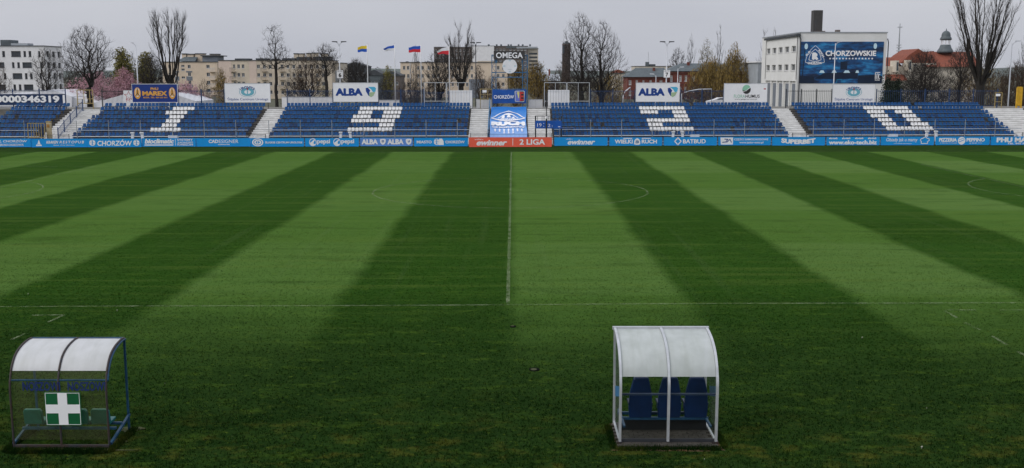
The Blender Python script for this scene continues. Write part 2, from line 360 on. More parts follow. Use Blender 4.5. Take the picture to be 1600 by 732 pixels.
# ------------------------------------------------------------------ stand levels
Y0, TR = 119.6, 1.4
rowY = [Y0+TR*i for i in range(8)]
rowTop = [P(800, 206.3-6.47*i, rowY[i]+.22).z for i in range(8)]
RISE = (rowTop[7]-rowTop[0])/7; tread0 = rowTop[0]-.74
def tread(i): return tread0+RISE*i
TOPZ = tread(7)+.12; YB = rowY[7]+1.0
eb = [(-90, YB-.8, TOPZ-.1), (110, YB-.8, TOPZ-.1), (110, YB+9, TOPZ-.15), (-90, YB+9, TOPZ-.15), (110, YB+21, -.06), (-90, YB+21, -.06), (-90, YB-.8, -.06), (110, YB-.8, -.06)]
struct(link_mesh('embankment', eb, [(0,1,2,3), (3,2,4,5), (6,7,1,0), (0,3,5,6), (1,7,4,2)], 'path_ground', sh=SH))
apron = MB().box(-90, 110, 116.9, Y0-.75, -.04, .03)
struct(apron.build('apron', mat('apron_gravel', (.17, .16, .14), .95, .3, 2, c2=(.08, .08, .06), detail=8), sh=SH))

def SX(px, Y, z): return S(px, proj(0, Y, z)[1], Y).x     # photo column -> X on the stand at this depth and height
def edge_x(pxb): return S(pxb, 209, Y0).x

def seat_mesh():
    w = .180; vs = []; fs = []
    prof = [(-.20, -.055), (-.20, 0), (.10, -.03), (.16, .04), (.21, .315)]
    xs = [(-w, .0), (-w*.72, .03), (w*.72, .03), (w, .0)]
    for off in (0, 1):
        for (x, lift) in xs:
            for k, (y, z) in enumerate(prof):
                zz = z; yy_ = y
                if k == 4 and abs(x) > w*.9: zz -= .07
                if k in (1, 2) and abs(x) > w*.9: zz += .025
                if off: yy_ += .02 if k > 2 else 0; zz -= .03 if k < 4 else 0
                vs.append((x, yy_, zz))
    K = 5
    for c in range(3):
        for k in range(4):
            a = c*K+k; fs.append((a, a+K, a+K+1, a+1)); b = 20+a; fs.append((b, b+1, b+K+1, b+K))
    fs += [(0, 1, 21, 20), (15, 35, 36, 16)]
    for c in range(3): a = c*K+4; fs.append((a, a+K, a+K+20, a+20)); a = c*K; fs.append((a, a+20, a+K+20, a+K))
    vs += [(-.03,.02,-.06),(.03,.02,-.06),(.03,.02,-.45),(-.03,.02,-.45)]; fs.append((40,41,42,43))
    return vs, fs
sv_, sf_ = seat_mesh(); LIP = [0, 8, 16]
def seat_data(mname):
    me = bpy.data.meshes.new('seat'); me.from_pydata(sv_, [], sf_); me.materials.append(MATS[mname]); me.materials.append(MATS['seat_edge_lit' if mname == 'seat_blue' else mname])
    for i in LIP: me.polygons[i].material_index = 1  # paler lip colour paints in the light caught along the front edge
    return me
mat('seat_faded', (.006, .092, .24), .55, .25, 1.2, c2=(.004, .066, .18)); mat('seat_dark', (.002, .035, .12), .45, .25, 1.2)
SEATB, SEATW, SEATF, SEATD = seat_data('seat_blue'), seat_data('seat_white'), seat_data('seat_faded'), seat_data('seat_dark')
WHITE = {6: [(272.6,300),(560,625.6),(1001.6,1067),(1350.8,1417)], 5: [(260.8,294),(557,578.6),(601,624),(1004,1026),(1048.5,1070),(1357,1379.7),(1401,1424)],
         4: [(265.7,288),(554,576.6),(599,621.5),(1051,1073.8),(1363.6,1388),(1408.5,1432)], 3: [(258,281.7),(551,619),(1008.5,1076.8),(1370.8,1395.7),(1416,1440)],
         2: [(252,275),(593.7,616.8),(1011,1034.7),(1378,1402),(1424,1449)], 1: [(234,280),(544.5,614),(1014,1084),(1385,1456)]}
PITCH = .425
def section(label, x0, x1, xr0=None):
    t = thing('seating_terrace', label, 'grandstand', ((x0+x1)/2, Y0-.7, 0), 'seating sections of the far stand', SH)
    for i in range(8):
        MB().box(x0, x1, rowY[i]-.70, rowY[i]+.02 , (0.0 if i == 0 else tread(i-1)-.3), tread(i)-RISE*.5+.012).build('terrace_step', MATS['terrace_concrete'], t)
        MB().box(x0+.004, x1-.004, rowY[i], rowY[i]+.72, tread(i)-RISE, tread(i)).build('terrace_step', MATS['terrace_concrete'], t)
        rl = MB().box(x0+.1, x1-.1, rowY[i]+.0, rowY[i]+.05, tread(i)+.37, tread(i)+.40)
        for q in range(int((x1-x0)/1.7)+1): rl.box(x0+.15+q*1.7, x0+.19+q*1.7, rowY[i]+.01, rowY[i]+.04, tread(i), tread(i)+.38)
        rl.build('seat_rail', MATS['dark_steel'], t)
    seats = []
    for i in range(8):
        n = int((x1-x0-.1)/PITCH)
        for k in range(n):
            x = x0+.05+PITCH*(k+.5)+(x1-x0-.1-n*PITCH)/2; px, _ = proj(x, rowY[i]+SH*x, tread(i)+.6)
            wht = any(a-.6 <= px <= b+.6 for a, b in WHITE.get(i, []))
            if px < -25 or px > 1625: continue
            seats.append((not wht, i, x, wht))
    seats.sort(key=lambda s: (s[0], s[1]))
    org = Vector(ORG[t.name]); rest = MB()
    for j, (_, i, x, wht) in enumerate(seats):
        fq = rng.random()
        if not wht and fq > .988: continue
        jx = (rng.random()-.5)*.02; jz = (rng.random()-.5)*.02; rz = (rng.random()-.5)*.05
        p = Vector((x+jx, rowY[i]+SH*x, tread(i)+.45+jz))
        if j < 300:
            o = bpy.data.objects.new('seat', SEATW if wht else (SEATF if fq < .16 else SEATD if fq < .32 else SEATB)); col.objects.link(o); o.parent = t; o.location = p-org
            o.rotation_euler = ((rng.random()-.5)*.06, 0, math.atan(SH)+rz)
        else: rest.add([(v[0]+p.x, v[1]+rowY[i], v[2]+p.z) for v in sv_], sf_)
    if rest.v:
        rb = rest.build('seat_block', MATS['seat_blue'], t, kind='stuff'); rb.data.materials.append(MATS['seat_edge_lit'])
        mi = np.zeros(len(rb.data.polygons), dtype=np.int32); q = np.arange(len(mi)) % len(sf_); mi[np.isin(q, LIP)] = 1; rb.data.polygons.foreach_set('material_index', mi)
    return t
EX = {k: edge_x(v) for k, v in dict(A0=-40, A1=57, B0=111, B1=386, C0=419, C1=731, D0=864, D1=1234, E0=1267, E1=1589).items()}
section('leftmost bank of blue seats under the long navy number board', EX['A0'], EX['A1'])
section('bank of blue seats with the numeral one in white seats', EX['B0'], EX['B1'])
section('bank of blue seats with the numeral nine in white seats', EX['C0'], EX['C1'])
section('bank of blue seats with the numeral two in white seats', EX['D0'], EX['D1'])
section('bank of blue seats with the numeral zero in white seats', EX['E0'], EX['E1'])
def stairs(label, x0, x1):
    t = thing('concrete_stairs', label, 'stairs', ((x0+x1)/2, Y0-.7, 0), 'pale stairs between the seat banks', SH)
    for k in range(16):
        y = Y0-.72+k*TR/2; z = tread0-RISE*.5+k*RISE/2
        MB().box(x0+.03, x1-.03, y+.012*rng.random(), y+TR/2+.06, max(-.02, z-.34), z+.01*rng.random()).build('step', MATS['stair_concrete'], t)
        if k: MB().box(x0+.05, x1-.05, y-.012, y-.001, z-RISE/2-.005, z-RISE/2+.055).build('riser_strip', MATS['kerb_concrete'], t)  # darker strip at the foot of each riser, sets the steps apart
    return t
stairs('pale concrete stairs with navy handrail beside the leftmost seats', EX['A1'], EX['B0'])
stairs('pale concrete stairs between the numerals one and nine', EX['B1'], EX['C0'])
stairs('wide pale stairs left of the draped club banner', EX['C1'], edge_x(763))
stairs('wide pale stairs right of the draped club banner behind the small scoreboard', edge_x(825), EX['D0'])
stairs('pale concrete stairs between the numerals two and zero', EX['D1'], EX['E0'])
stairs('pale concrete stairs at the right end beyond the zero seat bank', EX['E1'], edge_x(1660))
t = thing('banner_terrace', 'bare concrete terrace under the draped club banner', 'terrace', (edge_x(794), Y0-.7, 0), None, SH)
for i in range(8): MB().box(edge_x(763), edge_x(825), rowY[i]-.7, rowY[i]+.71, 0 if i == 0 else tread(i-1)-.2, tread(i)-RISE*.5).build('terrace_step', MATS['terrace_concrete'], t)

# ------------------------------------------------------------------ pitchside boards
YBD = 115.1
def board(label, px0, px1, mname, py0=217.6, py1=230.2, Y=YBD, group='advertising boards along the pitch'):
    a = S(px0, py1, Y); b = S(px1, py0, Y); x0, x1 = a.x, b.x; zj = .05+.05*rng.random(); z0, z1 = zj, zj+(b.z-a.z); Y = Y+(rng.random()-.5)*.22
    t = thing('advertising_board', label, 'advertising board', ((x0+x1)/2, Y, 0), group, SH)
    MB().box(x0+.02, x1-.02, Y, Y+.06, z0, z1).build('panel', MATS[mname], t)
    fr = MB().box(x0, x1, Y-.015, Y+.08, z1, z1+.03).box(x0, x1, Y-.015, Y+.08, z0-.03, z0).box(x0-.01, x0+.02, Y-.015, Y+.08, z0, z1).box(x1-.02, x1+.01, Y-.015, Y+.08, z0, z1)
    fr.build('frame', MATS['board_blue' if mname != 'board_red' else 'board_red'], t)
    n = max(2, int((x1-x0)/2.8)+1)
    for k in range(n):
        x = x0+.15+(x1-x0-.3)*k/(n-1)
        MB().bar((x, Y+.10, z1-.05), (x, Y+.75, .0), .05).bar((x, Y+.10, .0), (x, Y+.10, z1-.02), .05).build('prop', MATS['grey_steel'], t)
    W = x1-x0; Hh = z1-z0
    def fx(u): return x0+W*u
    def fz(v): return z0+Hh*v
    return t, fx, fz, Y-.012
def T(bd, body, u0, u1, v0, v1, m='white_print', **k):
    t, fx, fz, y = bd; return text(body, fx(u0), fx(u1), fz(v0), fz(v1), y, MATS[m], t, **k)
def shield(bd, u, v, ru, rv, m='white_print', name='emblem'):
    t, fx, fz, y = bd
    return flat([(fx(u+ru*a), fz(v+rv*b)) for a, b in [(-1,.8),(-.4,1),(.4,1),(1,.8),(.95,-.1),(.6,-.7),(0,-1),(-.6,-.7),(-.95,-.1)]], y, MATS[m], t, name)
def crest(bd, u, v, ru, rv, m='white_print'):
    t, fx, fz, y = bd
    flats([[(fx(u+ru*(c-1)*1.0+ru*.25*s_), fz(v+rv*(r-1)*.66+.0)) for c, r in [(0.1+d,0.1+e),(.9+d,.1+e),(.9+d,.9+e),(.1+d,.9+e)]] for d, e, s_ in [(0,0,-.3),(1,0,0),(0,1,0),(1,1,.2)]], y, MATS[m], t, 'emblem')
    return disc(fx(u), fz(v), abs(fx(u+ru)-fx(u)), abs(fz(v+rv)-fz(v)), y-.003, MATS[m], t, r0=.8)
b = board('sky-blue board at the left edge ending in a slanted restaurant address', -36, 47.7, 'board_blue'); T(b, 'LIPINA 12, CHORZÓW', .10, .94, .50, .92, shear=.25); T(b, 'WWW.PIERUNO-CHORZOW.PL', .25, .87, .10, .38, shear=.2)
b = board('sky-blue board with spaced restopub lettering and a small white ship', 49.2, 135.2, 'board_blue'); T(b, 'KRAKEN', .27, .49, .42, .78, bold=.04, shear=.3); T(b, 'RESTOPUB', .51, .95, .44, .78, spacing=1.3, shear=.2); T(b, 'Rynek 15/16 Chorzów', .40, .78, .14, .28)
t, fx, fz, y = b; flats([[(fx(.08), fz(.12)), (fx(.19), fz(.12)), (fx(.18), fz(.3)), (fx(.09), fz(.3))], [(fx(.11), fz(.34)), (fx(.165), fz(.34)), (fx(.14), fz(.95))]], y, MATS['white_print'], t)
b = board('sky-blue board with the large city name between two white crests', 136.6, 220.8, 'board_blue'); T(b, 'CHORZÓW', .19, .83, .12, .92, bold=.03, shear=.12); crest(b, .10, .5, .055, .38); crest(b, .91, .5, .055, .38)
b = board('sky-blue board with bold slanted lower-case lettering and a stacked three-line text', 222.2, 305.2, 'board_blue'); T(b, 'bioclimatic', .05, .60, .34, .95, bold=.05, shear=.25); T(b, 'SYSTEMY', .66, .95, .68, .94); T(b, 'ZADASZEŃ', .66, .95, .38, .64); T(b, 'POWIERZCHNI', .66, .95, .08, .34)
t, fx, fz, y = b; flats([[(fx(.04), fz(.10)), (fx(.58), fz(.10)), (fx(.59), fz(.24)), (fx(.05), fz(.24))], [(fx(.62), fz(.1)), (fx(.628), fz(.1)), (fx(.628), fz(.95)), (fx(.62), fz(.95))]], y, MATS['white_print'], t)
b = board('sky-blue board with thin capital lettering and the word engineering below', 306.6, 390.8, 'board_blue'); T(b, 'CAD', .23, .41, .40, .84, bold=.04); T(b, 'ESIGNER', .42, .78, .40, .84, bold=0); T(b, 'engineering', .40, .62, .10, .32)
b = board('sky-blue board with a round oval emblem and urology centre lettering', 392.3, 474.6, 'board_blue'); T(b, 'ŚLĄSKIE CENTRUM UROLOGII', .27, .97, .30, .68, bold=.03)
t, fx, fz, y = b; disc(fx(.13), fz(.5), .60, .42, y, MATS['white_print'], t, r0=.78); disc(fx(.13), fz(.5), .38, .26, y, MATS['white_print'], t, r0=.55); flat([(fx(.122), fz(.25)), (fx(.138), fz(.25)), (fx(.138), fz(.75)), (fx(.122), fz(.75))], y, MATS['white_print'], t)
b = board('sky-blue board with two white globe logos and lower-case lettering', 477, 560.5, 'board_blue')
t, fx, fz, y = b
for u0 in (.08, .53):
    c = fx(u0+.065); disc(c, fz(.5), .40, .42, y, MATS['white_print'], t, r0=.82)
    flat([(c-.37, fz(.38)), (c-.2, fz(.14)), (c+.1, fz(.10)), (c+.25, fz(.22)), (c+.05, fz(.36)), (c+.12, fz(.62)), (c+.3, fz(.82)), (c+.1, fz(.80)), (c-.15, fz(.55))], y, MATS['white_print'], t)
    T(b, 'pepsi', u0+.145, u0+.385, .18, .88, bold=.03)
b = board('periwinkle-blue board repeating bold white capitals and small shields', 562.5, 644.5, 'board_periwinkle')
for u0 in (.03, .52): T(b, 'ALBA', u0, u0+.31, .18, .84, bold=.06); shield(b, u0+.405, .5, .055, .38); shield(b, u0+.405, .55, .025, .15, 'board_periwinkle', 'emblem_centre')
b = board('sky-blue board with city lettering either side of a white emblem', 647, 731, 'board_blue'); T(b, 'MIASTO', .05, .33, .32, .68, bold=.03); T(b, 'CHORZÓW', .58, .94, .32, .74, bold=.03); crest(b, .42, .52, .05, .4); t, fx, fz, y = b; flat([(fx(.45), fz(.12)), (fx(.55), fz(.12)), (fx(.55), fz(.6)), (fx(.52), fz(.92)), (fx(.47), fz(.92))], y, MATS['white_print'], t)
def crown(bd, u0, u1, v0, v1, m='white_print'):
    t, fx, fz, y = bd; w = (u1-u0)/5
    flats([[(fx(u0+w*k+w*.15), fz(v0)), (fx(u0+w*k+w*.85), fz(v0)), (fx(u0+w*(k+.5)+(k-2)*w*.3), fz(v1-abs(k-2)*.06))] for k in range(5)], y, MATS[m], t, 'emblem')
b = board('long coral-red board standing proud in the middle of the row', 733, 862, 'board_red', 217.0, 231.4, 114.0); T(b, 'ewinner', .09, .46, .12, .74, bold=.04, shear=.3); crown(b, .07, .17, .74, .97); T(b, '2 LIGA', .61, .92, .20, .82, bold=.03)
t, fx, fz, y = b; flat([(fx(.526), fz(.12)), (fx(.532), fz(.12)), (fx(.532), fz(.9)), (fx(.526), fz(.9))], y, MATS['white_print'], t, 'divider')
b = board('sky-blue board with a crowned slanted word just right of the red board', 866, 949.3, 'board_blue'); T(b, 'ewinner', .25, .77, .10, .74, bold=.04, shear=.3); crown(b, .22, .34, .74, .98)
b = board('sky-blue board with capitals either side of a white rounded triangle', 952.3, 1035, 'board_blue'); T(b, 'WIELKI', .10, .44, .24, .74, bold=.04); T(b, 'RUCH', .61, .90, .24, .74, bold=.04); shield(b, .525, .5, .06, -.42); shield(b, .525, .48, .035, -.22, 'board_blue', 'emblem_centre'); t, fx, fz, y = b; flats([[(fx(p), fz(.84)), (fx(p+.17), fz(.84)), (fx(p+.17), fz(.94)), (fx(p), fz(.94))] for p in (.26, .61)], y, MATS['white_print'], t, 'bar_print')
b = board('sky-blue board with an outlined white diamond before its lettering', 1037, 1120, 'board_blue'); T(b, 'BATBUD', .36, .79, .22, .76, bold=.03)
t, fx, fz, y = b; flats(stroke([(fx(.265), fz(.06)), (fx(.325), fz(.5)), (fx(.265), fz(.94)), (fx(.205), fz(.5)), (fx(.265), fz(.06))], .12), y, MATS['white_print'], t)
b = board('sky-blue board with a white logo panel and two text lines', 1122.3, 1204.6, 'board_blue'); T(b, 'CZĘŚCI SAMOCHODOWE', .30, .95, .52, .90, bold=.02); T(b, 'www.jador-auto.pl', .40, .86, .12, .46, bold=.02)
t, fx, fz, y = b; flat([(fx(.05), fz(.06)), (fx(.28), fz(.06)), (fx(.28), fz(.95)), (fx(.04), fz(.95))], y, MATS['white_print'], t, 'logo_panel'); flats(stroke([(fx(.08), fz(.35)), (fx(.14), fz(.38)), (fx(.18), fz(.72)), (fx(.12), fz(.75))], .09)+stroke([(fx(.16), fz(.35)), (fx(.22), fz(.72)), (fx(.25), fz(.35))], .09), y-.004, MATS['logo_navy'], t)
b = board('sky-blue board with one heavy white word rising in an arc', 1206.5, 1289.6, 'board_blue'); t, fx, fz, y = b
text('SUPERBET', fx(.17), fx(.82), fz(.12), fz(.72), y, MATS['white_print'], t, bold=.07, plane=lambda X, Z: (X, y, Z+.10*abs((X-fx(.5))/(fx(.82)-fx(.5)))**2*1.6))
b = board('sky-blue board with a web address under four small repeated logos', 1291.2, 1374.2, 'board_blue'); T(b, 'www.eko-tech.biz', .04, .95, .06, .60, bold=.05)
for k in range(4): T(b, 'eko-tech', .04+k*.245, .20+k*.245, .74, .96, bold=.05)
b = board('sky-blue board with handwritten lettering and an outlined chef hat', 1376, 1459.4, 'board_blue'); T(b, 'Obiady jak u mamy', .10, .69, .30, .88, bold=.01, shear=.1); T(b, 'www.obiady-jakumamy.pl', .24, .58, .10, .22)
t, fx, fz, y = b; flats(stroke([(fx(.76)+.9*a, fz(.16)+.72*c) for a, c in [(0,0),(.8,0),(.78,.3),(.98,.45),(.95,.75),(.7,.8),(.55,1),(.3,.95),(.2,.78),(0,.75),(-.12,.5),(.05,.28),(0,0)]], .08), y, MATS['white_print'], t)
b = board('sky-blue board with pizzeria lettering round a white globe', 1461.3, 1546, 'board_blue'); T(b, 'PIZZERIA', .06, .39, .38, .84, bold=.05); T(b, 'PEPPINO', .57, .91, .38, .84, bold=.05); T(b, 'ul. Wolności 12, Chorzów', .08, .40, .14, .28); T(b, 'tel. 32 241 11 11', .62, .86, .14, .28)
t, fx, fz, y = b; disc(fx(.48), fz(.5), .42, .42, y, MATS['white_print'], t); flats(stroke([(fx(.48)-.3, fz(.35)), (fx(.48)+.3, fz(.62))], .07)+stroke([(fx(.48)-.3, fz(.6)), (fx(.48)+.2, fz(.82))], .05), y-.004, MATS['board_blue'], t)
b = board('sky-blue board at the right edge with heavy capitals running off', 1548, 1634, 'board_blue'); T(b, 'PHU MAREX', .10, .93, .30, .92, bold=.06); T(b, 'TEL. 602 555 601', .30, .80, .06, .26, bold=.04)

# ------------------------------------------------------------------ front barrier of each section
def barrier(label, px0, px1, tall=True):
    a = S(px0, 216, 117.7); bx = S(px1, 216, 117.7); Y = 117.7
    t = thing('pitch_barrier', label, 'barrier', ((a.x+bx.x)/2, Y, 0), 'steel barriers before the seat banks', SH)
    zt = S(800, 187.5, Y).z; zr = S(800, 202.8, Y).z; zl = S(800, 212.5, Y).z
    n = int((bx.x-a.x)/3.45)
    if tall:
        for k in range(n+1):
            x = a.x+.6+k*3.45
            if x < bx.x: MB().tube([(x, Y, 0), (x, Y, zt)], .038, 6).build('tall_post', MATS['grey_steel'], t)
        MB().tube([(a.x, Y-.03, zr), (bx.x, Y-.03, zr)], .028, 5).build('rail', MATS['galv'], t)
    m = int((bx.x-a.x)/2.95)
    for k in range(m+1):
        x = a.x+.2+k*2.95
        if x < bx.x: MB().bar((x, Y+.08, 0), (x, Y+.08, zl+.1), .07).build('low_post', MATS['blue_steel'], t)
    MB().tube([(a.x, Y+.05, zl), (bx.x, Y+.05, zl)], .035, 5).build('low_rail', MATS['white_paint'], t)
    MB().tube([(a.x, Y+.05, .32), (bx.x, Y+.05, .32)], .022, 5).build('low_rail', MATS['galv'], t)
barrier('grey barrier at the left edge before the leftmost seats', -20, 62); barrier('grey barrier before the seats with the numeral one', 112, 388); barrier('grey barrier before the seats with the numeral nine', 412, 734)
barrier('grey barrier before the seats with the numeral two', 866, 1236); barrier('grey barrier before the seats with the numeral zero', 1262, 1595)
def stair_gate(label, px0, px1, mname='dark_steel'):
    Y = 117.5; a = S(px0, 217, Y).x; bx = S(px1, 217, Y).x; zt = S(800, 209.5, Y).z
    t = thing('stair_gate', label, 'gate', ((a+bx)/2, Y, 0), 'low barred gates at the foot of the stairs', SH)
    for x in (a, bx): MB().bar((x, Y, 0), (x, Y, zt+.05), .06).build('post', MATS[mname], t)
    for z in (.18, zt-.03): MB().bar((a, Y, z), (bx, Y, z), .04).build('rail', MATS[mname], t)
    k = MB(); n = int((bx-a)/.14)
    for i in range(1, n): k.bar((a+(bx-a)*i/n, Y, .18), (a+(bx-a)*i/n, Y, zt-.03), .018)
    k.build('bars', MATS[mname], t, kind='stuff')
stair_gate('low barred gate below the stairs with the navy handrail', 66, 108); stair_gate('low barred gate below the stairs between the numerals one and nine', 386, 415)
stair_gate('low barred gate below the stairs left of the club banner', 735, 762); stair_gate('low barred gate below the draped club banner', 765, 824, 'blue_steel'); stair_gate('low barred gate behind the small scoreboard', 826, 862); stair_gate('low barred gate below the stairs between the numerals two and zero', 1238, 1260); stair_gate('low barred gate at the right edge', 1597, 1640)

# small things on the apron behind the boards
def lamps(label, px):
    Y = 117.0; c = S(px, 216, Y).x; t = thing('floodlight_pair', label, 'floodlight', (c, Y, 0), 'white slanted floodlight pairs behind the boards', SH)
    zt = S(800, 207.6, Y).z; 
    for s in (-1, 1):
        q = MB().add([(c+s*(.62+dx)+s*-.12*h, Y+dy, .05+(zt-.05)*h) for h in (0, 1) for dx, dy in ((-.13,-.1),(.13,-.1),(.13,.1),(-.13,.1))], [(0,1,5,4),(1,2,6,5),(2,3,7,6),(3,0,4,7),(4,5,6,7),(0,3,2,1)])
        q.build('lamp_post', MATS['white_paint'], t); MB().box(c+s*.5-.2, c+s*.5+.16, Y-.2, Y+.12, zt, zt+.13).build('lamp_head', MATS['white_paint'], t)
    MB().box(c-.3, c+.3, Y-.05, Y+.1, .30, .52).build('ballast_box', MATS['galv'], t); MB().bar((c-.55, Y, .25), (c+.55, Y, .25), .07).build('crossbar', MATS['dark_steel'], t)
for px, l in ((215, 'white floodlight pair below the numeral one'), (540, 'white floodlight pair below the numeral nine'), (1059, 'white floodlight pair below the numeral two'), (1455, 'white floodlight pair below the numeral zero')): lamps(l, px)
def crate(label, px):
    Y = 117.0; c = S(px, 216, Y).x; zt = S(800, 211.0, Y).z; t = thing('slatted_crate', label, 'crate', (c, Y, 0), 'white slatted crates behind the boards', SH)
    for k in range(7): MB().box(c-.49+k*.145, c-.39+k*.145, Y, Y+.03, .05, zt).build('slat', MATS['white_paint'], t)
    MB().box(c-.5, c+.5, Y+.032, Y+.5, .1, zt-.08).build('body', MATS['galv'], t)
    for x in (c-.45, c+.45): MB().box(x-.03, x+.03, Y+.1, Y+.4, 0, .1).build('foot', MATS['dark_steel'], t)
for px, l in ((270, 'white slatted crate right of the lamps below the numeral one'), (1086, 'white slatted crate right of the lamps below the numeral two'), (1396, 'white slatted crate left of the lamps below the numeral zero')): crate(l, px)

# ------------------------------------------------------------------ boards, fences and gates along the top of the stand
YT = YB+.55
def ZT(py, Y=YT): return S(800, py, Y).z
def top_board(label, px0, px1, py0, py1, mname='white_print', frame='galv', group='hoardings on top of the stand'):
    a = S(px0, py1, YT-.12); b_ = S(px1, py0, YT-.12); x0, x1, z0, z1 = a.x, b_.x, a.z, b_.z; Y = YT-.12
    t = thing('hoarding', label, 'hoarding', ((x0+x1)/2, Y, TOPZ-.1), group, SH)
    MB().box(x0, x1, Y, Y+.05, z0, z1).build('panel', MATS[mname], t)
    MB().box(x0-.03, x1+.03, Y-.02, Y+.07, z1, z1+.05).box(x0-.03, x1+.03, Y-.02, Y+.07, z0-.05, z0).box(x0-.04, x0, Y-.02, Y+.07, z0, z1).box(x1, x1+.04, Y-.02, Y+.07, z0, z1).build('frame', MATS[frame], t)
    for k in range(4):
        x = x0+.3+(x1-x0-.6)*k/3; MB().bar((x, Y+.12, TOPZ-.12), (x, Y+.12, z1-.1), .07).build('post', MATS['dark_steel'], t)
    W = x1-x0; Hh = z1-z0
    return t, (lambda u: x0+W*u), (lambda v: z0+Hh*v), Y-.012
b = top_board('long dark navy hoarding with large white digits at the far left', -70, 102, 148, 164, 'deep_navy', 'deep_navy'); T(b, '0000346319', .365, .945, .20, .90, bold=.05); t, fx, fz, y = b; flat([(fx(.975), fz(.1)), (fx(.995), fz(.1)), (fx(.995), fz(.95)), (fx(.975), fz(.95))], y, MATS['white_print'], t, 'end_patch')
b = top_board('royal-blue hoarding with amber lettering between two amber oval emblems', 207.5, 276.5, 132, 160, 'navy', 'white_paint'); T(b, 'PHU', .41, .58, .67, .82, 'amber_print', bold=.04); T(b, 'MAREX', .22, .77, .36, .62, 'amber_print', bold=.06); T(b, 'BEZPŁ. TEL.: 800 555 601', .24, .77, .22, .30, 'amber_print', bold=.03)
t, fx, fz, y = b
for u0 in (.115, .885):
    disc(fx(u0), fz(.5), .40, .70, y, MATS['amber_print'], t); disc(fx(u0), fz(.54), .27, .52, y-.004, MATS['white_print'], t, r0=.84)
    flats(stroke([(fx(u0), fz(.78)), (fx(u0), fz(.5)), (fx(u0)-.2, fz(.36))], .08)+stroke([(fx(u0), fz(.5)), (fx(u0)+.2, fz(.36))], .08), y-.005, MATS['logo_dark'], t)
def urovita(label, px0, px1, py0, py1):
    b = top_board(label, px0, px1, py0, py1); t, fx, fz, y = b; cx = fx(.5)
    text('UROVITA', -1, 1, 0, 1, y, MATS['logo_navy'], t, bold=.02, plane=lambda X, Z: (cx+(.95+.42*Z)*math.sin(X*.85), y, fz(.44)+(.62+.34*Z)*math.cos(X*.85)))
    disc(cx, fz(.55), 1.0, .62, y, MATS['logo_teal'], t, r0=.95); disc(cx, fz(.55), .80, .48, y, MATS['logo_teal'], t, r0=.50)
    flat([(cx-.06, fz(.36)), (cx+.06, fz(.36)), (cx+.05, fz(.66)), (cx-.05, fz(.66))], y-.004, MATS['logo_teal'], t); disc(cx, fz(.71), .09, .12, y-.004, MATS['logo_red'], t)
    T(b, 'Śląskie Centrum Urologii', .05, .95, .06, .27, 'logo_navy', bold=.0)
urovita('white hoarding with a teal oval emblem left of the first flagpoles', 352, 421.5, 131, 160)
def alba(label, px0, px1):
    b = top_board(label, px0, px1, 130, 159); t, fx, fz, y = b; T(b, 'ALBA', .05, .66, .31, .72, 'logo_navy', bold=.06)
    cx, cz = fx(.845), fz(.52); k = .63
    pt = lambda a, c: (cx+a*k, cz+c*k)
    flat([pt(-1, .75), pt(-.55, .8), pt(.0, .1), pt(-.35, -.15), pt(-.1, -.95), pt(-.45, -.75), pt(-.95, .1)], y, MATS['logo_navy'], t)
    flat([pt(-.6, .95), pt(.7, .98), pt(1, .7), pt(.85, .05), pt(.4, -.05), pt(.1, .45)], y-.002, MATS['logo_cyan'], t)
    flat([pt(-.35, -.15), pt(.85, -.0), pt(.45, -.75), pt(.0, -1), pt(-.3, -.85)], y-.004, MATS['logo_sage'], t); flat([pt(-.3, -.1), pt(.4, -.08), pt(.05, .45)], y-.006, MATS['white_print'], t)
alba('white hoarding with bold navy capitals above the numeral nine', 521, 590); alba('white hoarding with bold navy capitals above the numeral two', 993.5, 1062)
b = top_board('white hoarding with a round leaf logo and green and dark lettering', 1131, 1199, 131, 159.5); T(b, 'FLORA', .23, .49, .22, .40, 'logo_mint', bold=0); T(b, 'HUMUS', .50, .83, .22, .40, 'logo_dark', bold=.01); T(b, 'www.getgrow.com.pl', .25, .77, .10, .18, 'logo_dark', bold=0)
t, fx, fz, y = b; c = (fx(.52), fz(.68)); disc(c[0], c[1], .52, .55, y, MATS['logo_dark'], t); flat([(c[0]+.53*math.cos(q), c[1]+.56*math.sin(q)) for q in [math.pi*(.12+.95*i/16) for i in range(17)]]+[(c[0]-.1, c[1]-.12), (c[0]+.2, c[1]+.05)], y-.004, MATS['logo_mint'], t); flats(stroke([(c[0]-.5, c[1]-.3), (c[0]-.05, c[1]-.15), (c[0]+.45, c[1]+.25)], .06), y-.006, MATS['white_print'], t); flat([(fx(.92), fz(.68)), (fx(.97), fz(.68)), (fx(.97), fz(.74)), (fx(.92), fz(.74))], y, MATS['logo_red'], t)
urovita('white hoarding with a teal oval emblem before the white building', 1300.5, 1367.5, 132, 160)

def fence(label, px0, px1, pyt=140.5, pitch=.15, posts=3.0, mname='blue_steel', Y=YT+.25, second=None):
    a, bx = S(px0, 160, Y).x, S(px1, 160, Y).x; zt = ZT(pyt, Y); z0 = TOPZ-.12
    t = thing('palisade_fence', label, 'fence', ((a+bx)/2, Y, z0), 'palisade fences on top of the stand', SH)
    n = max(1, round((bx-a)/posts))
    for k in range(n+1): x = a+(bx-a)*k/n; MB().box(x-.05, x+.05, Y-.05, Y+.05, z0, zt+.12).build('post', MATS[mname], t)
    for z in (z0+.25, zt-.18): MB().box(a, bx, Y-.02, Y+.02, z, z+.05).build('rail', MATS[mname], t)
    q = MB(); m = int((bx-a)/pitch)
    for k in range(1, m): x = a+(bx-a)*k/m; q.box(x-.013, x+.013, Y-.036, Y-.021, z0+.08, zt)
    q.build('pickets', MATS[mname], t, kind='stuff'); return t
fence('navy picket fence above the long number board', -20, 103, 140); fence('dark picket fence left of the royal-blue hoarding', 160, 206, 141, mname='dark_steel'); fence('navy picket fence right of the royal-blue hoarding', 279, 351)
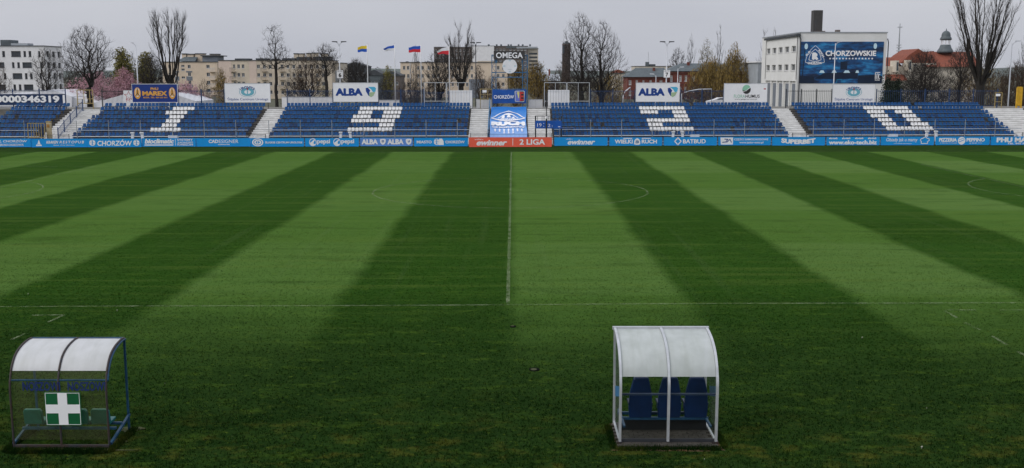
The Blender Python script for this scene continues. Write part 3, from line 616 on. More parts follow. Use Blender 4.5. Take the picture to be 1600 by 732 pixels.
fence('navy picket fence left of the capitals hoarding above the nine', 449, 520); fence('navy picket fence behind the flagpoles', 591, 662); fence('navy picket fence behind the left goal frames', 664, 738, 143.5)
fence('navy picket fence behind the right goal frames', 851, 922, 142, mname='dark_steel'); fence('navy picket fence between goal frames and hoarding above the two', 922.6, 992, 141); fence('navy picket fence right of the hoarding above the two', 1063, 1130, 141)
fence('dark picket fence before the white building left of its hoarding', 1228, 1299, 141, .22, 2.1, 'dark_steel'); fence('navy picket fence at the right end above the zero', 1369, 1558, 141, .25, 3.2)

def frame_thing(name, label, cat, px0, px1, py0, py1, mname, r=.05, Y=YT-.35, mids=(), hm=(), group=None, zb=None):
    zb = TOPZ-.12 if zb is None else zb
    a = S(px0, py1, Y); c = S(px1, py0, Y); t = thing(name, label, cat, ((a.x+c.x)/2, Y, a.z), group, SH)
    for x in (a.x, c.x): MB().bar((x, Y, zb), (x, Y, c.z), r).build('post', MATS[mname], t)
    for z in (a.z+.05, c.z): MB().bar((a.x, Y, z), (c.x, Y, z), r).build('rail', MATS[mname], t)
    for u_ in mids: x = a.x+(c.x-a.x)*u_; MB().bar((x, Y, a.z), (x, Y, c.z), r*.8).build('upright', MATS[mname], t)
    for v_ in hm: z = a.z+(c.z-a.z)*v_; MB().bar((a.x, Y, z), (c.x, Y, z), r*.6).build('crossbar', MATS[mname], t)
    return t
for px0, px1, l in ((663, 697, 'white steel frame right of the blue and red flag'), (698.5, 734, 'white steel frame behind the left white panel'), (850.5, 885, 'white steel frame behind the right white panel'), (886, 921, 'white steel frame right of the right white panel')):
    frame_thing('goal_frame', l, 'frame', px0, px1, 129.5, 159, 'galv', .065, YT-.1, (.5,), (), 'white frames beside the clock tower')
def white_panel(label, px0, px1, py0, py1):
    Y = YT-.30; a = S(px0, py1, Y); c = S(px1, py0, Y); t = thing('white_screen', label, 'screen', ((a.x+c.x)/2, Y, TOPZ-.1), None, SH)
    n = 8
    for k in range(n): x0 = a.x+(c.x-a.x)*k/n; MB().box(x0+.012, x0+(c.x-a.x)/n-.012, Y, Y+.04, TOPZ-.05, c.z).build('panel', MATS['white_paint'], t)
    for z in (TOPZ+.2, c.z-.2): MB().box(a.x, c.x, Y-.03, Y-.003, z, z+.03).build('rail', MATS['galv'], t)
white_panel('low white panel screen left of the clock tower', 703, 738, 141.5, 160); white_panel('low white panel screen right of the clock tower', 856, 890, 141, 160)

t = frame_thing('yellow_gate', 'weathered yellow gate frame on top of the left stairs', 'gate', 121.5, 144.5, 141, 162.5, 'yellow_steel', .09, YT-.4, (.42, .8), (.35,))
a = S(132, 150, YT-.4); MB().box(a.x-.2, a.x+.25, YT-.43, YT-.40, a.z-.1, a.z+.2).build('notice', MATS['white_print'], t)
t = frame_thing('yellow_gate', 'weathered yellow gate frame left of the clock tower', 'gate', 750.5, 769, 139.5, 156, 'yellow_steel', .08, YT+.6, (.3, .62), (.5,))
a = S(757, 143, YT+.55); MB().box(a.x-.25, a.x+.25, YT+.52, YT+.55, a.z-.15, a.z+.15).build('notice', MATS['white_print'], t)
t = frame_thing('yellow_turnstile', 'bright yellow turnstile gate at the right end of the stand', 'turnstile', 1588, 1597, 137, 165, 'bright_yellow', .17, YT-.2, (.35, .7), (.3, .6, .8))
t = frame_thing('yellow_gate_post', 'small yellow gate with white plate near the right end', 'gate', 1554.5, 1566, 145, 160, 'yellow_steel', .07, YT-.2, (), ())
a = S(1559, 149, YT-.2); MB().box(a.x-.25, a.x+.3, YT-.25, YT-.22, a.z-.13, a.z+.16).build('plate', MATS['white_print'], t)
Y = 117.2; t = frame_thing('yellow_goal_frame', 'pale yellow frame standing before the leftmost seats', 'frame', 44.5, 69, 193, 216, 'yellow_steel', .07, Y, (.2, .35, .5, .65, .8), (), None, 0.0)
Y = 118.2; a = S(76.5, 217, Y); t = thing('yellow_pillar', 'pale yellow entrance pillar at the foot of the left stairs', 'pillar', (a.x, Y, 0), None, SH)
zt = S(76, 191, Y).z; MB().box(a.x-.22, a.x+.22, Y, Y+.4, 0, zt).build('shaft', mat('cream_paint', (.52, .42, .25), .7, .2, 2), t); MB().box(a.x-.25, a.x+.25, Y-.03, Y+.43, zt, zt+.08).build('cap', MATS['yellow_steel'], t); MB().box(a.x-.14, a.x+.14, Y-.03, Y-.003, zt-.6, zt-.25).build('plate', mat('rust_plate', (.35, .17, .04), .7, .2, 3), t)
for px in (62, 67): 
    a = S(px, 217, 117.9); o = MB().box(a.x-.09, a.x+.09, 117.8, 118, 0, S(px, 197, 117.9).z).build('blue_post', MATS['blue_steel'], sh=SH)
    o['label'] = 'thick navy post left of the pale yellow pillar, '+('nearer the left edge' if px == 62 else 'nearer the pillar'); o['category'] = 'post'; o['group'] = 'navy posts by the pillar'

# stair handrail
t = thing('stair_handrail', 'navy steel handrail climbing the left stairs', 'handrail', (S(88, 212, Y0).x, Y0, 0), None, SH)
pts = []
for k in range(5):
    Y = Y0+.3+k*2.35; i = (Y-Y0)/TR; z = tread0+RISE*i; px = 89.5+k*10.3; x = S(px, 190, Y).x; pts.append((x, Y, z))
    MB().bar((x, Y, z-.15), (x, Y, z+1.25), .085).build('post', MATS['blue_steel'], t)
for h in (.15, 1.0): MB().tube([(p[0], p[1], p[2]+h) for p in pts], .032, 6).build('rail', MATS['blue_steel'], t)
MB().tube([(p[0], p[1], p[2]+h_) for p in pts for h_ in (.0,)], .02, 4).build('lower_rail', MATS['blue_steel'], t)
q = MB()
for a, c in zip(pts[:-1], pts[1:]):
    for k in range(1, 12): p = Vector(a).lerp(Vector(c), k/12); q.bar(p+Vector((0, 0, .15)), p+Vector((0, 0, 1.0)), .016)
q.build('bars', MATS['blue_steel'], t, kind='stuff')

# ------------------------------------------------------------------ clock tower, club banner, small scoreboard
YK = YT+.7
t = thing('clock_tower', 'blue lattice tower carrying a white clock face and a lettered sign', 'clock tower', (S(796, 162, YK).x, YK, TOPZ-.12), None, SH)
zt = S(796, 86, YK).z; zb = TOPZ-.14
legs = []
for p0, p1 in ((768.5, 775), (816.5, 824)):
    xa, xb = S(p0, 120, YK).x, S(p1, 120, YK).x
    for x in (xa, xb):
        for y in (YK, YK+.55): MB().box(x-.04, x+.04, y-.04, y+.04, zb, zt).build('leg', MATS['tower_blue'], t)
    legs.append((xa, xb)); n = 9; q = MB()
    for k in range(n):
        z0, z1 = zb+(zt-zb)*k/n, zb+(zt-zb)*(k+1)/n; a, c = (xa, xb) if k % 2 else (xb, xa)
        q.bar((a, YK-.03, z0), (c, YK-.03, z1), .04); q.bar((xa, YK, z1), (xb, YK, z1), .05); q.bar((a, YK+.58, z0), (c, YK+.58, z1), .04)
        q.bar((xa, YK+.02, z0), (xa, YK+.53, z1), .035); q.bar((xb, YK+.02, z1), (xb, YK+.53, z0), .035)
    q.build('lattice', MATS['tower_blue'], t)
xl, xr = legs[0][0], legs[1][1]
for py in (87.5, 113.5, 121): z = S(796, py, YK).z; MB().box(xl, xr, YK+.05, YK+.13, z-.05, z+.05).build('crossbeam', MATS['tower_blue'], t)
a = S(771.5, 93.2, YK-.2); c = S(820, 80, YK-.2)
sg = MB().box(a.x, c.x, YK-.22, YK-.10, a.z, c.z).build('sign_panel', mat('sign_charcoal', (.045, .042, .040), .6, .2, 2), t)
MB().box(a.x+.3, a.x+.4, YK-.1, YK+.05, a.z-.4, c.z).box(c.x-.4, c.x-.3, YK-.1, YK+.05, a.z-.4, c.z).build('sign_bracket', MATS['tower_blue'], t)
A2 = S(775, 91.3, YK-.25); C2 = S(817, 82.2, YK-.25); text('OMEGA', A2.x, C2.x, A2.z, C2.z, YK-.24, MATS['white_print'], sg, bold=.02)
c = S(796.5, 103.6, YK-.15); rr = S(808, 103.6, YK-.15).x-c.x
fc = MB().lathe((c.x, YK-.20, c.z), [(rr*.98, 0), (rr, .03), (rr, .2)], 40, 'y').build('clock_face', MATS['white_paint'], t)
for k in range(4):
    a_ = k*math.pi/2; x, z = c.x+rr*.74*math.sin(a_), c.z+rr*.74*math.cos(a_)
    flats(stroke([(x-.09, z-.06), (x+.09, z-.06), (x+.09, z+.06), (x-.09, z+.06), (x-.09, z-.06)], .03), YK-.206, MATS['logo_teal'], fc, 'hour_mark')
flat([(c.x-.25, c.z-.42), (c.x+.25, c.z-.42), (c.x+.25, c.z-.36), (c.x-.25, c.z-.36)], YK-.206, MATS['galv'], fc, 'maker_line'); disc(c.x, c.z, .035, .035, YK-.206, MATS['galv'], fc, 'hub')
MB().bar((c.x, YK-.02, c.z), (c.x, YK+.1, S(796, 87.5, YK).z), .06).build('clock_hanger', MATS['tower_blue'], t)

def cloth(name, label, corner, wave, m, nx=24, nz=16, cat='banner', loc=None):
    t = thing(name, label, cat, loc, None, SH); vs = []; fs = []
    for j in range(nz+1):
        for i in range(nx+1): vs.append(corner(i/nx, j/nz, wave(i/nx, j/nz)))
    for j in range(nz):
        for i in range(nx): a = j*(nx+1)+i; fs.append((a, a+1, a+nx+2, a+nx+1))
    link_mesh('cloth', vs, fs, m, t, smooth=True); return t
YC = YT-.35; a = S(769.5, 162, YC); c = S(822, 140.2, YC)
pl = lambda u_, v_, off=0: (a.x+(c.x-a.x)*u_, YC-.03-off-.022*math.sin(u_*14+v_*4)*math.sin(v_*3.1)-.008*math.sin(u_*31), a.z+(c.z-a.z)*v_+.05*math.sin(u_*math.pi)*(v_-.5)*-1)
t = cloth('city_banner', 'royal-blue fabric banner with the city name and coat of arms under the clock', lambda u_, v_, w_: pl(u_, v_), lambda u_, v_: 0, mat('banner_blue', hexc('134f9e'), .6, .15, .8), 40, 12, 'banner', ((a.x+c.x)/2, YC, TOPZ-.1))
PB = lambda X, Z: pl(X, Z, .06)
text('CHORZÓW', .04, .64, .34, .66, 0, MATS['white_print'], t, bold=.02, plane=PB)
flat([(.67, .14), (.70, .10), (.92, .10), (.95, .14), (.96, .86), (.93, .92), (.69, .92), (.66, .86)], 0, MATS['galv'], t, 'shield', PB)
PB2 = lambda X, Z: pl(X, Z, .08)
flat([(.69, .16), (.81, .14), (.81, .88), (.69, .86)], 0, mat('shield_blue', hexc('6a78c0'), .5, .1, 2), t, 'shield_field', PB2); flat([(.70, .5), (.74, .86), (.80, .84), (.79, .4), (.75, .32)], 0, mat('shield_cream', hexc('d9cf7e'), .5, .1, 2), t, 'shield_figure', lambda X, Z: pl(X, Z, .09))
flat([(.81, .14), (.935, .17), (.935, .86), (.81, .88)], 0, mat('shield_black', (.02, .02, .022), .5, .1, 2), t, 'shield_field', PB2)
flats([[(.815, .16), (.85, .16), (.85, .86), (.815, .86)]]+[[(.85, z), (.925, z), (.925, z+.13), (.85, z+.13)] for z in (.2, .44, .68)], 0, mat('shield_red', hexc('c23a33'), .5, .1, 2), t, 'shield_figure', lambda X, Z: pl(X, Z, .09))
for k in (0.0, 1.0): x = a.x+(c.x-a.x)*k; MB().bar((x, YC+.06, TOPZ-.14), (x, YC+.06, c.z+.08), .07).build('post', MATS['tower_blue'], t)
MB().bar((a.x, YC+.06, c.z+.05), (c.x, YC+.06, c.z+.05), .06).build('top_rail', MATS['tower_blue'], t)

# the big club banner lying over the terrace: print fades from royal to pale blue
def print_gradient():
    m = bpy.data.materials.new('club_banner_print'); m.use_nodes = True; n = m.node_tree.nodes; l = m.node_tree.links; b = n['Principled BSDF']; b.inputs['Roughness'].default_value = .6
    g = n.new('ShaderNodeNewGeometry'); sx = n.new('ShaderNodeSeparateXYZ'); l.new(g.outputs['Position'], sx.inputs[0]); mr = n.new('ShaderNodeMapRange'); l.new(sx.outputs['Z'], mr.inputs[0]); mr.inputs[1].default_value = .6; mr.inputs[2].default_value = TOPZ
    no = n.new('ShaderNodeTexNoise'); no.inputs['Scale'].default_value = .8; l.new(g.outputs['Position'], no.inputs['Vector']); ad = n.new('ShaderNodeMath'); ad.operation = 'MULTIPLY_ADD'; ad.inputs[1].default_value = .25; l.new(no.outputs['Fac'], ad.inputs[0]); 
    sb = n.new('ShaderNodeMath'); sb.operation = 'SUBTRACT'; sb.inputs[1].default_value = .12; l.new(mr.outputs[0], sb.inputs[0]); l.new(sb.outputs[0], ad.inputs[2])
    r = n.new('ShaderNodeValToRGB'); e = r.color_ramp.elements; e[0].position = .05; e[0].color = (*hexc('86a9dc'), 1); e[1].position = .95; e[1].color = (*hexc('0f6fc0'), 1); k = e.new(.6); k.color = (*hexc('5f97d8'), 1)
    l.new(ad.outputs[0], r.inputs[0]); l.new(r.outputs[0], b.inputs['Base Color']); MATS['club_banner_print'] = m
print_gradient()
xb0, xb1 = edge_x(764.5), edge_x(823.5); yb0, yb1 = Y0-.75, YB-.55; zb0, zb1 = .55, TOPZ+.05
def pb(u_, v_, off=.0):
    y = yb0+(yb1-yb0)*v_; i = (y-Y0)/TR; z = tread0+RISE*(i-.0)+.10+.05*math.sin(v_*44)*.6+.03*math.sin(u_*9+v_*5)
    return (xb0+(xb1-xb0)*u_+.05*math.sin(v_*9), y-off*.25, z+off)
t = cloth('club_banner', 'pale-blue club banner with white crest and stars draped over the terrace', lambda u_, v_, w_: pb(u_, v_), lambda u_, v_: 0, MATS['club_banner_print'], 20, 64, 'banner', ((xb0+xb1)/2, Y0-.7, 0))
MB().add([pb(0, 0), pb(1, 0), (xb1, yb0-.05, .35), (xb0, yb0-.05, .35)], [(0, 1, 2, 3)]).build('hem', MATS['club_banner_print'], t)
PC = lambda X, Z: pb(X, Z, .09)
arc = lambda x0, z0, x1, z1, bu, n=10: [(x0+(x1-x0)*k/n, z0+(z1-z0)*k/n+bu*math.sin(math.pi*k/n)) for k in range(n+1)]
def dens(polys):
    return polys
flats(stroke(arc(.03, .62, .5, .84, .03, 16)+arc(.5, .84, .97, .62, .03, 16)+arc(.97, .62, .03, .62, -.07, 24), .022), 0, MATS['white_print'], t, 'crest', PC)
flats(stroke(arc(.22, .62, .5, .76, .02, 10)+arc(.5, .76, .78, .62, .02, 10), .02), 0, MATS['white_print'], t, 'crest', PC)
flats([[(.30, .60), (.40, .60), (.40, .71), (.34, .69)], [(.46, .63), (.58, .63), (.54, .71), (.48, .71)], [(.60, .60), (.70, .60), (.64, .68)], [(.36, .715), (.62, .715), (.5, .75)]], 0, MATS['white_print'], t, 'crest', PC)
text('CHORZÓW', .22, .78, .565, .605, 0, MATS['white_print'], t, bold=.05, plane=PC); text('RUCH', .04, .97, .40, .53, 0, MATS['white_print'], t, bold=.09, plane=PC); text('CHORZÓW', .05, .96, .325, .385, 0, MATS['white_print'], t, bold=.07, plane=PC)
for k in range(7): flat(star(.14+k*.12, .275, .038), 0, MATS['white_print'], t, 'star', PC)
for k in range(7): flat(star(.14+k*.12, .235, .03), 0, MATS['white_print'], t, 'star', PC)
for k in range(3): flat(star(.38+k*.12, .185, .034), 0, MATS['white_print'], t, 'star', PC)
for px0, px1 in ((762, 768.5),):
    t = thing('slope_handrail', 'blue sloping handrail on the left of the club banner', 'handrail', (S(px0, 215, Y0).x, Y0, 0), None, SH)
    for i in (0, 2.6, 5.2, 7.6):
        x = edge_x(762.5); y = Y0+TR*i; z = tread0+RISE*i; MB().bar((x, y, z-.2), (x, y, z+1.05), .09).build('post', MATS['tower_blue'], t)
    x = edge_x(762.5); MB().bar((x, Y0-.1, tread0+.98), (x, Y0+TR*7.7, tread0+RISE*7.7+.98), .07).build('rail', MATS['tower_blue'], t); MB().bar((x, Y0-.1, tread0+.5), (x, Y0+TR*7.7, tread0+RISE*7.7+.5), .05).build('rail', MATS['tower_blue'], t)

Y = 116.6; a = S(836.5, 201, Y); c = S(877.5, 189, Y)
t = thing('small_scoreboard', 'small blue scoreboard panel on dark posts right of the banner', 'scoreboard', ((a.x+c.x)/2, Y, 0), None, SH)
pn = MB().box(a.x, c.x, Y-.06, Y+.06, a.z, c.z).build('panel', mat('score_blue', hexc('1459b4'), .45, .1, 1), t)
ptext = lambda s_, p0, p1, q0, q1: text(s_, S(p0, 195, Y).x, S(p1, 195, Y).x, S(800, q1, Y).z, S(800, q0, Y).z, Y-.072, MATS['white_print'], pn, bold=.0)
ptext('19', 839.5, 846, 193, 198.5); ptext(':', 849, 850.2, 192.5, 198.5); ptext('2', 856, 860, 194, 198.8); ptext(':', 862.3, 863.4, 196, 198.8); ptext('-', 872, 875.5, 198, 199)
for p in (836.8, 877.2): x = S(p, 195, Y).x; MB().box(x-.07, x+.07, Y+.07, Y+.2, 0, c.z+.55).build('post', MATS['dark_steel'], t)
for p in (840, 847, 850, 857.5, 860, 866.5, 873.5): x = S(p, 195, Y).x; MB().bar((x, Y+.12, c.z-.05), (x, Y+.12, c.z+.5), .045).build('fin', MATS['dark_steel'], t)
MB().bar((a.x, Y+.12, c.z+.52), (c.x, Y+.12, c.z+.52), .05).build('top_rail', MATS['dark_steel'], t)
Y = 116.0; x = S(853.8, 200, Y).x; t = thing('loudspeaker_pole', 'thin dark pole rising before the small scoreboard', 'pole', (x, Y, 0), None, SH)
MB().tube([(x, Y, 0), (x, Y, S(853, 186, Y).z)], .09, 8).build('lower_pole', MATS['dark_steel'], t); MB().tube([(x, Y, S(853, 186, Y).z), (x, Y, S(853, 146, Y).z)], .05, 8).build('upper_pole', MATS['dark_steel'], t); z = S(853, 184, Y).z; MB().lathe((x, Y, z), [(.10, -.12), (.16, -.1), (.16, .1), (.1, .12)], 10).build('collar', MATS['white_paint'], t)
Y = 117.9; t = thing('commentary_table', 'dark steel table frame right of the small scoreboard', 'table', (S(885, 215, Y).x, Y, 0), None, SH)
xa, xb = S(877, 210, Y).x, S(895, 210, Y).x; z1 = S(880, 201, Y).z
for x in (xa+.25, xb): 
    for y in (Y, Y+.7): MB().bar((x, y, 0), (x, y, z1), .07).build('leg', MATS['blue_steel'], t)
MB().box(xa, xb+.1, Y-.1, Y+.8, z1, z1+.05).build('top', MATS['blue_steel'], t); MB().bar((xa+.25, Y, z1*.45), (xb, Y, z1*.45), .05).build('stretcher', MATS['blue_steel'], t)

# ------------------------------------------------------------------ flags, lamp posts
def flag(px, ptop, pbot, fx0, fz0, fz1, cols, label, droop, Y=YT+2.2):
    x = S(px, 120, Y).x; t = thing('flagpole', label, 'flag', (x, Y, TOPZ-.15), 'flags on white poles', SH)
    zt = S(px, ptop, Y).z; MB().tube([(x, Y, TOPZ-.2), (x, Y, zt-2), (x, Y, zt)], [.07, .055, .035], 8).build('pole', MATS['white_paint'], t, True); MB().lathe((x, Y, zt), [(.02, 0), (.06, .05), (.02, .11)], 8).build('finial', MATS['galv'], t)
    W = x-S(fx0, 120, Y).x; top = S(px, fz0, Y).z; bot = S(px, fz1, Y).z
    for h, m in enumerate(cols):
        vs = []; fs = []; nx = 14; nz = 4
        for j in range(nz+1):
            v_ = (h+j/nz)/2
            for i in range(nx+1):
                u_ = i/nx; hh = (top-bot)*(1-.35*u_*droop)
                vs.append((x-.04-W*u_*(1-.12*v_*(1 if droop > .5 else 0)), Y+.14*math.sin(u_*7+v_*2)*u_, top-hh*v_-droop*.55*u_**1.3*(1-.5*v_)-.06*math.sin(u_*9)*u_))
        for j in range(nz):
            for i in range(nx): a = j*(nx+1)+i; fs.append((a, a+1, a+nx+2, a+nx+1))
        link_mesh('cloth', vs, fs, m, t, smooth=True)
fy_, fb_, fw_, fr_ = mat('flag_yellow', hexc('e2c32c'), .7, .1, 2), mat('flag_blue', hexc('1d55b8'), .7, .1, 2), mat('flag_white', (.72, .72, .74), .7, .06, 2), mat('flag_red', hexc('cc2b36'), .7, .1, 2)
flag(574.6, 69.3, 158, 560, 71.5, 81.5, (fy_, fb_), 'yellow over blue flag on the leftmost white pole', .35); flag(617.2, 69.5, 158, 600, 71, 80, (fb_, fw_), 'blue over white flag on the second white pole', .7)
flag(658, 70, 158, 639.5, 72, 82, (fb_, fr_), 'blue over red flag on the third white pole', .3); flag(702.2, 72, 158, 683, 73, 85.5, (fw_, fr_), 'white over red flag on the rightmost white pole', 1.0)
def lamp(label, px, ptop, Y, double=True, arm=6, sign=None, z0=None, m='galv', group='street lamps behind the stand', gz0=-.05):
    x = P(px, 120, Y).x; t = thing('street_lamp', label, 'street lamp', (x, Y, gz0), group); zt = P(px, ptop, Y).z; k = Y/F
    MB().tube([(x, Y, gz0), (x, Y, gz0+(zt-gz0)*.3), (x, Y, zt)], [.11, .10, .055], 8).build('pole', MATS[m], t, True)
    for s in ((-1, 1) if double else (arm/abs(arm),)):
        e = abs(arm)*k; MB().tube([(x, Y, zt-.4), (x+s*e*.4, Y, zt+.05), (x+s*e, Y, zt+.2)], .04, 6).build('arm', MATS[m], t); h = MB()
        h.add([(x+s*(e-.1)+s*dx, Y+dy, zt+.2+dz) for dx, dy, dz in ((0,-.12,.0),(.75,-.1,.05),(.75,.1,.05),(0,.12,.0),(0,-.1,.16),(.7,-.06,.17),(.7,.06,.17),(0,.1,.16))], [(0,1,2,3),(4,7,6,5),(0,4,5,1),(1,5,6,2),(2,6,7,3),(3,7,4,0)]); h.build('lamp_head', MATS['dark_steel' if double else 'galv'], t)
    if sign:
        a = P(sign[0], sign[3], Y-.15); c = P(sign[1], sign[2], Y-.15); pn = MB().box(a.x, c.x, Y-.2, Y-.14, a.z, c.z).build('sector_sign', MATS['white_print'], t)
        w = c.x-a.x; hh = c.z-a.z; text(sign[4], a.x+w*.28, a.x+w*.72, a.z+hh*.12, a.z+hh*.66, Y-.206, MATS['logo_dark'], pn, bold=.04); text('SEKTOR', a.x+w*.1, a.x+w*.9, a.z+hh*.78, a.z+hh*.94, Y-.206, MATS['logo_dark'], pn, bold=.0)
lamp('grey street lamp with one arm left of the pollarded poplar', 214.8, 70, 160, False, -5); lamp('twin-headed lamp post with the number six sign', 531.2, 69, 146, True, 4, (526.5, 536, 110, 122.5, '6')); lamp('twin-headed lamp post with the number seven sign', 1041.2, 69, 146, True, 4, (1037, 1047, 109.8, 121.5, '7'))
lamp('grey lamp post with one arm before the mural', 1303.2, 68, 168, False, 6); lamp('grey lamp post right of the giant tree', 1578, 68, 150, False, 6); lamp('dark lamp post before the beige flats beside the clock', 743.5, 70, 160, True, 2, None, None, 'dark_steel')
lamp('small pale lamp before the brick building', 1025, 118.5, 190, False, -4); lamp('small pale lamp over the hoarding above the two', 1059, 107.5, 200, False, 4)
for l, pts in (('bent white pipe left of the hoarding above the two', [(973, 162), (973.5, 150), (977, 143), (985, 136.5)]), ('long bent white pipe right of the hoarding above the two', [(1065, 162), (1065, 147), (1075, 143), (1092, 140), (1112, 139.5)])):
    Y = YB+4; w = [S(p[0], p[1], Y) for p in pts]; t = thing('bent_pipe', l, 'pipe', (w[0].x, Y, TOPZ-.15), None, SH); w[0].z = TOPZ-.2
    MB().tube(w, .07, 8).build('tube', MATS['galv'], t, True); MB().tube([w[-1], (w[-1].x, Y+.01, TOPZ-.2)], .03, 6).build('stay', MATS['grey_steel'], t); MB().lathe((w[0].x, Y, TOPZ-.16), [(.16, 0), (.16, .03), (.07, .05)], 10).build('base_plate', MATS['galv'], t)

# ------------------------------------------------------------------ dugouts
def sheet_mat(name, tint, fac, dcol, rough):
    m = bpy.data.materials.new(name); m.use_nodes = True; n = m.node_tree.nodes; l = m.node_tree.links; b = n['Principled BSDF']; b.inputs['Base Color'].default_value = (*dcol, 1); b.inputs['Roughness'].default_value = rough
    g = n.new('ShaderNodeNewGeometry'); no = n.new('ShaderNodeTexNoise'); no.inputs['Scale'].default_value = 2.5; no.inputs['Detail'].default_value = 6; l.new(g.outputs['Position'], no.inputs['Vector'])
    mp2 = n.new('ShaderNodeMapping'); mp2.inputs['Scale'].default_value = (4, .8, .6); l.new(g.outputs['Position'], mp2.inputs[0]); n2 = n.new('ShaderNodeTexNoise'); n2.inputs['Scale'].default_value = 1.6; n2.inputs['Detail'].default_value = 7; l.new(mp2.outputs[0], n2.inputs['Vector'])
    rr2 = n.new('ShaderNodeValToRGB'); rr2.color_ramp.elements[0].position = .30; rr2.color_ramp.elements[1].position = .56; rr2.color_ramp.elements[0].color = (dcol[0]*.90, dcol[1]*.90, dcol[2]*.88, 1); rr2.color_ramp.elements[1].color = (*dcol, 1); l.new(n2.outputs['Fac'], rr2.inputs[0]); l.new(rr2.outputs[0], b.inputs['Base Color'])
    mr = n.new('ShaderNodeMapRange'); l.new(no.outputs['Fac'], mr.inputs[0]); mr.inputs[1].default_value = .35; mr.inputs[2].default_value = .7; mr.inputs[3].default_value = fac*.9; mr.inputs[4].default_value = min(1, fac*1.06)
    t = n.new('ShaderNodeBsdfTransparent'); t.inputs[0].default_value = (*tint, 1); x = n.new('ShaderNodeMixShader'); l.new(mr.outputs[0], x.inputs[0]); l.new(t.outputs[0], x.inputs[1]); l.new(b.outputs[0], x.inputs[2]); l.new(x.outputs[0], n['Material Output'].inputs[0]); MATS[name] = m
sheet_mat('clear_sheet', (.90, .92, .88), .010, (.2, .22, .2), .15); sheet_mat('smoky_sheet', (.84, .86, .66), .14, (.20, .21, .10), .5); sheet_mat('milky_sheet', (.8, .8, .8), .97, (.55, .56, .565), .35); sheet_mat('frosted_sheet', (.85, .87, .88), .72, (.60, .635, .63), .3); sheet_mat('thin_clear', (.80, .84, .82), .14, (.45, .5, .5), .2)
mat('rust_frame', (.030, .032, .040), .6, .4, 6, c2=(.05, .028, .018)); mat('dug_blue', (.010, .055, .12), .45, .3, 6); mat('alu', (.50, .52, .54), .4, .12, 4, metal=.35)
mat('player_seat', (.0012, .019, .082), .45, .2, 3); mat('teal_seat', (.006, .12, .12), .4, .25, 3); mat('sign_green', hexc('0d5a34'), .45, .1, 2); mat('paver', (.075, .066, .056), .9, .3, 4, c2=(.035, .032, .028), detail=7); mat('dirt_and_shade', (.12, .062, .025), .95, .4, 3, c2=(.06, .045, .02), detail=8)
def sweep(prof, x0, x1, yb, nx=1):
    vs = []; fs = []; n = len(prof)
    for i in range(nx+1):
        for (y, z) in prof: vs.append((x0+(x1-x0)*i/nx, yb+y, z))
    for i in range(nx):
        for k in range(n-1): a = i*n+k; fs.append((a, a+n, a+n+1, a+1))
    return vs, fs
def fine(prof, k=6):                                       # Catmull-Rom through the profile
    out = []
    for i in range(len(prof)-1):
        p0, p1, p2, p3 = (prof[max(i-1, 0)], prof[i], prof[i+1], prof[min(i+2, len(prof)-1)])
        for j in range(k):
            t = j/k; out.append(tuple(.5*((2*p1[c])+(-p0[c]+p2[c])*t+(2*p0[c]-5*p1[c]+4*p2[c]-p3[c])*t*t+(-p0[c]+3*p1[c]-3*p2[c]+p3[c])*t**3) for c in (0, 1)))
    return out+[prof[-1]]
def chair_back(t, x, y, z0, z1, w, m, head=False):
    pts = ([(-.5,0),(.5,0),(.54,.25),(.5,.62),(.46,.72),(.34,.98),(.28,1),(-.28,1),(-.34,.98),(-.46,.72),(-.5,.62),(-.54,.25)] if head else [(-.44,0),(.44,0),(.5,.08),(.48,.86),(.40,1),(-.40,1),(-.48,.86),(-.5,.08)])
    vs = []; n = len(pts)
    for (s_, sc) in ((0, .94), (.02, 1), (.085, 1), (.11, .92)):
        for a, c in pts: vs.append((x+a*w*sc, y+s_+.10*(1-c)*.6, z0+(z1-z0)*(.5+(c-.5)*sc)))
    fs = [tuple(range(n))]+[(k*n+i, k*n+(i+1) % n, (k+1)*n+(i+1) % n, (k+1)*n+i) for k in range(3) for i in range(n)]+[tuple(range(3*n, 4*n))[::-1]]
    b = link_mesh('backrest', vs, fs, MATS[m], t, smooth=False); return b
# right dugout
YD = G(1045, 697).y; x0, x1 = P(968.5, 690, YD).x, P(1118.5, 690, YD).x; xm = (x0+x1)/2
t = thing('team_dugout', 'white-framed dugout with frosted roof and three dark blue padded seats', 'dugout', (xm, YD, 0)); D = t
prof = fine([(0, .10), (0, .7), (0, 1.2), (.035, 1.45), (.15, 1.70), (.38, 1.93), (.72, 2.09), (1.1, 2.17), (1.4, 2.2)])
lo = [p for p in prof if p[1] <= 1.53]; hi = [p for p in prof if p[1] >= 1.47]
for k, (xa, xb) in enumerate(((x0, xm), (xm, x1))):
    v, f = sweep([(y+.012, z) for y, z in lo if z > .12], xa+.03, xb-.03, YD); link_mesh('back_panel', v, f, MATS['clear_sheet'], t, smooth=True)
    v, f = sweep(hi, xa+.03, xb-.03, YD); r = link_mesh('roof_panel', v, f, MATS['frosted_sheet'], t, smooth=True)
for x in (x0, xm, x1):
    vs = []; fs = []; n = len(prof)
    for (y, z) in prof:
        for dx, dn in ((-.026, -.03), (.026, -.03), (.026, .03), (-.026, .03)): vs.append((x+dx, YD+y+dn*(1 if z < 1.5 else .4), z+(-dn if z > 1.5 else 0)))
    for i in range(n-1):
        for k in range(4): a = i*4; fs.append((a+k, a+(k+1) % 4, a+4+(k+1) % 4, a+4+k))
    fs += [(0, 1, 2, 3), (4*n-1, 4*n-2, 4*n-3, 4*n-4)]; link_mesh('rib', vs, fs, MATS['alu'], t)
MB().box(x0-.05, x1+.05, YD+1.37, YD+1.45, 2.17, 2.24).build('roof_edge', MATS['alu'], t)
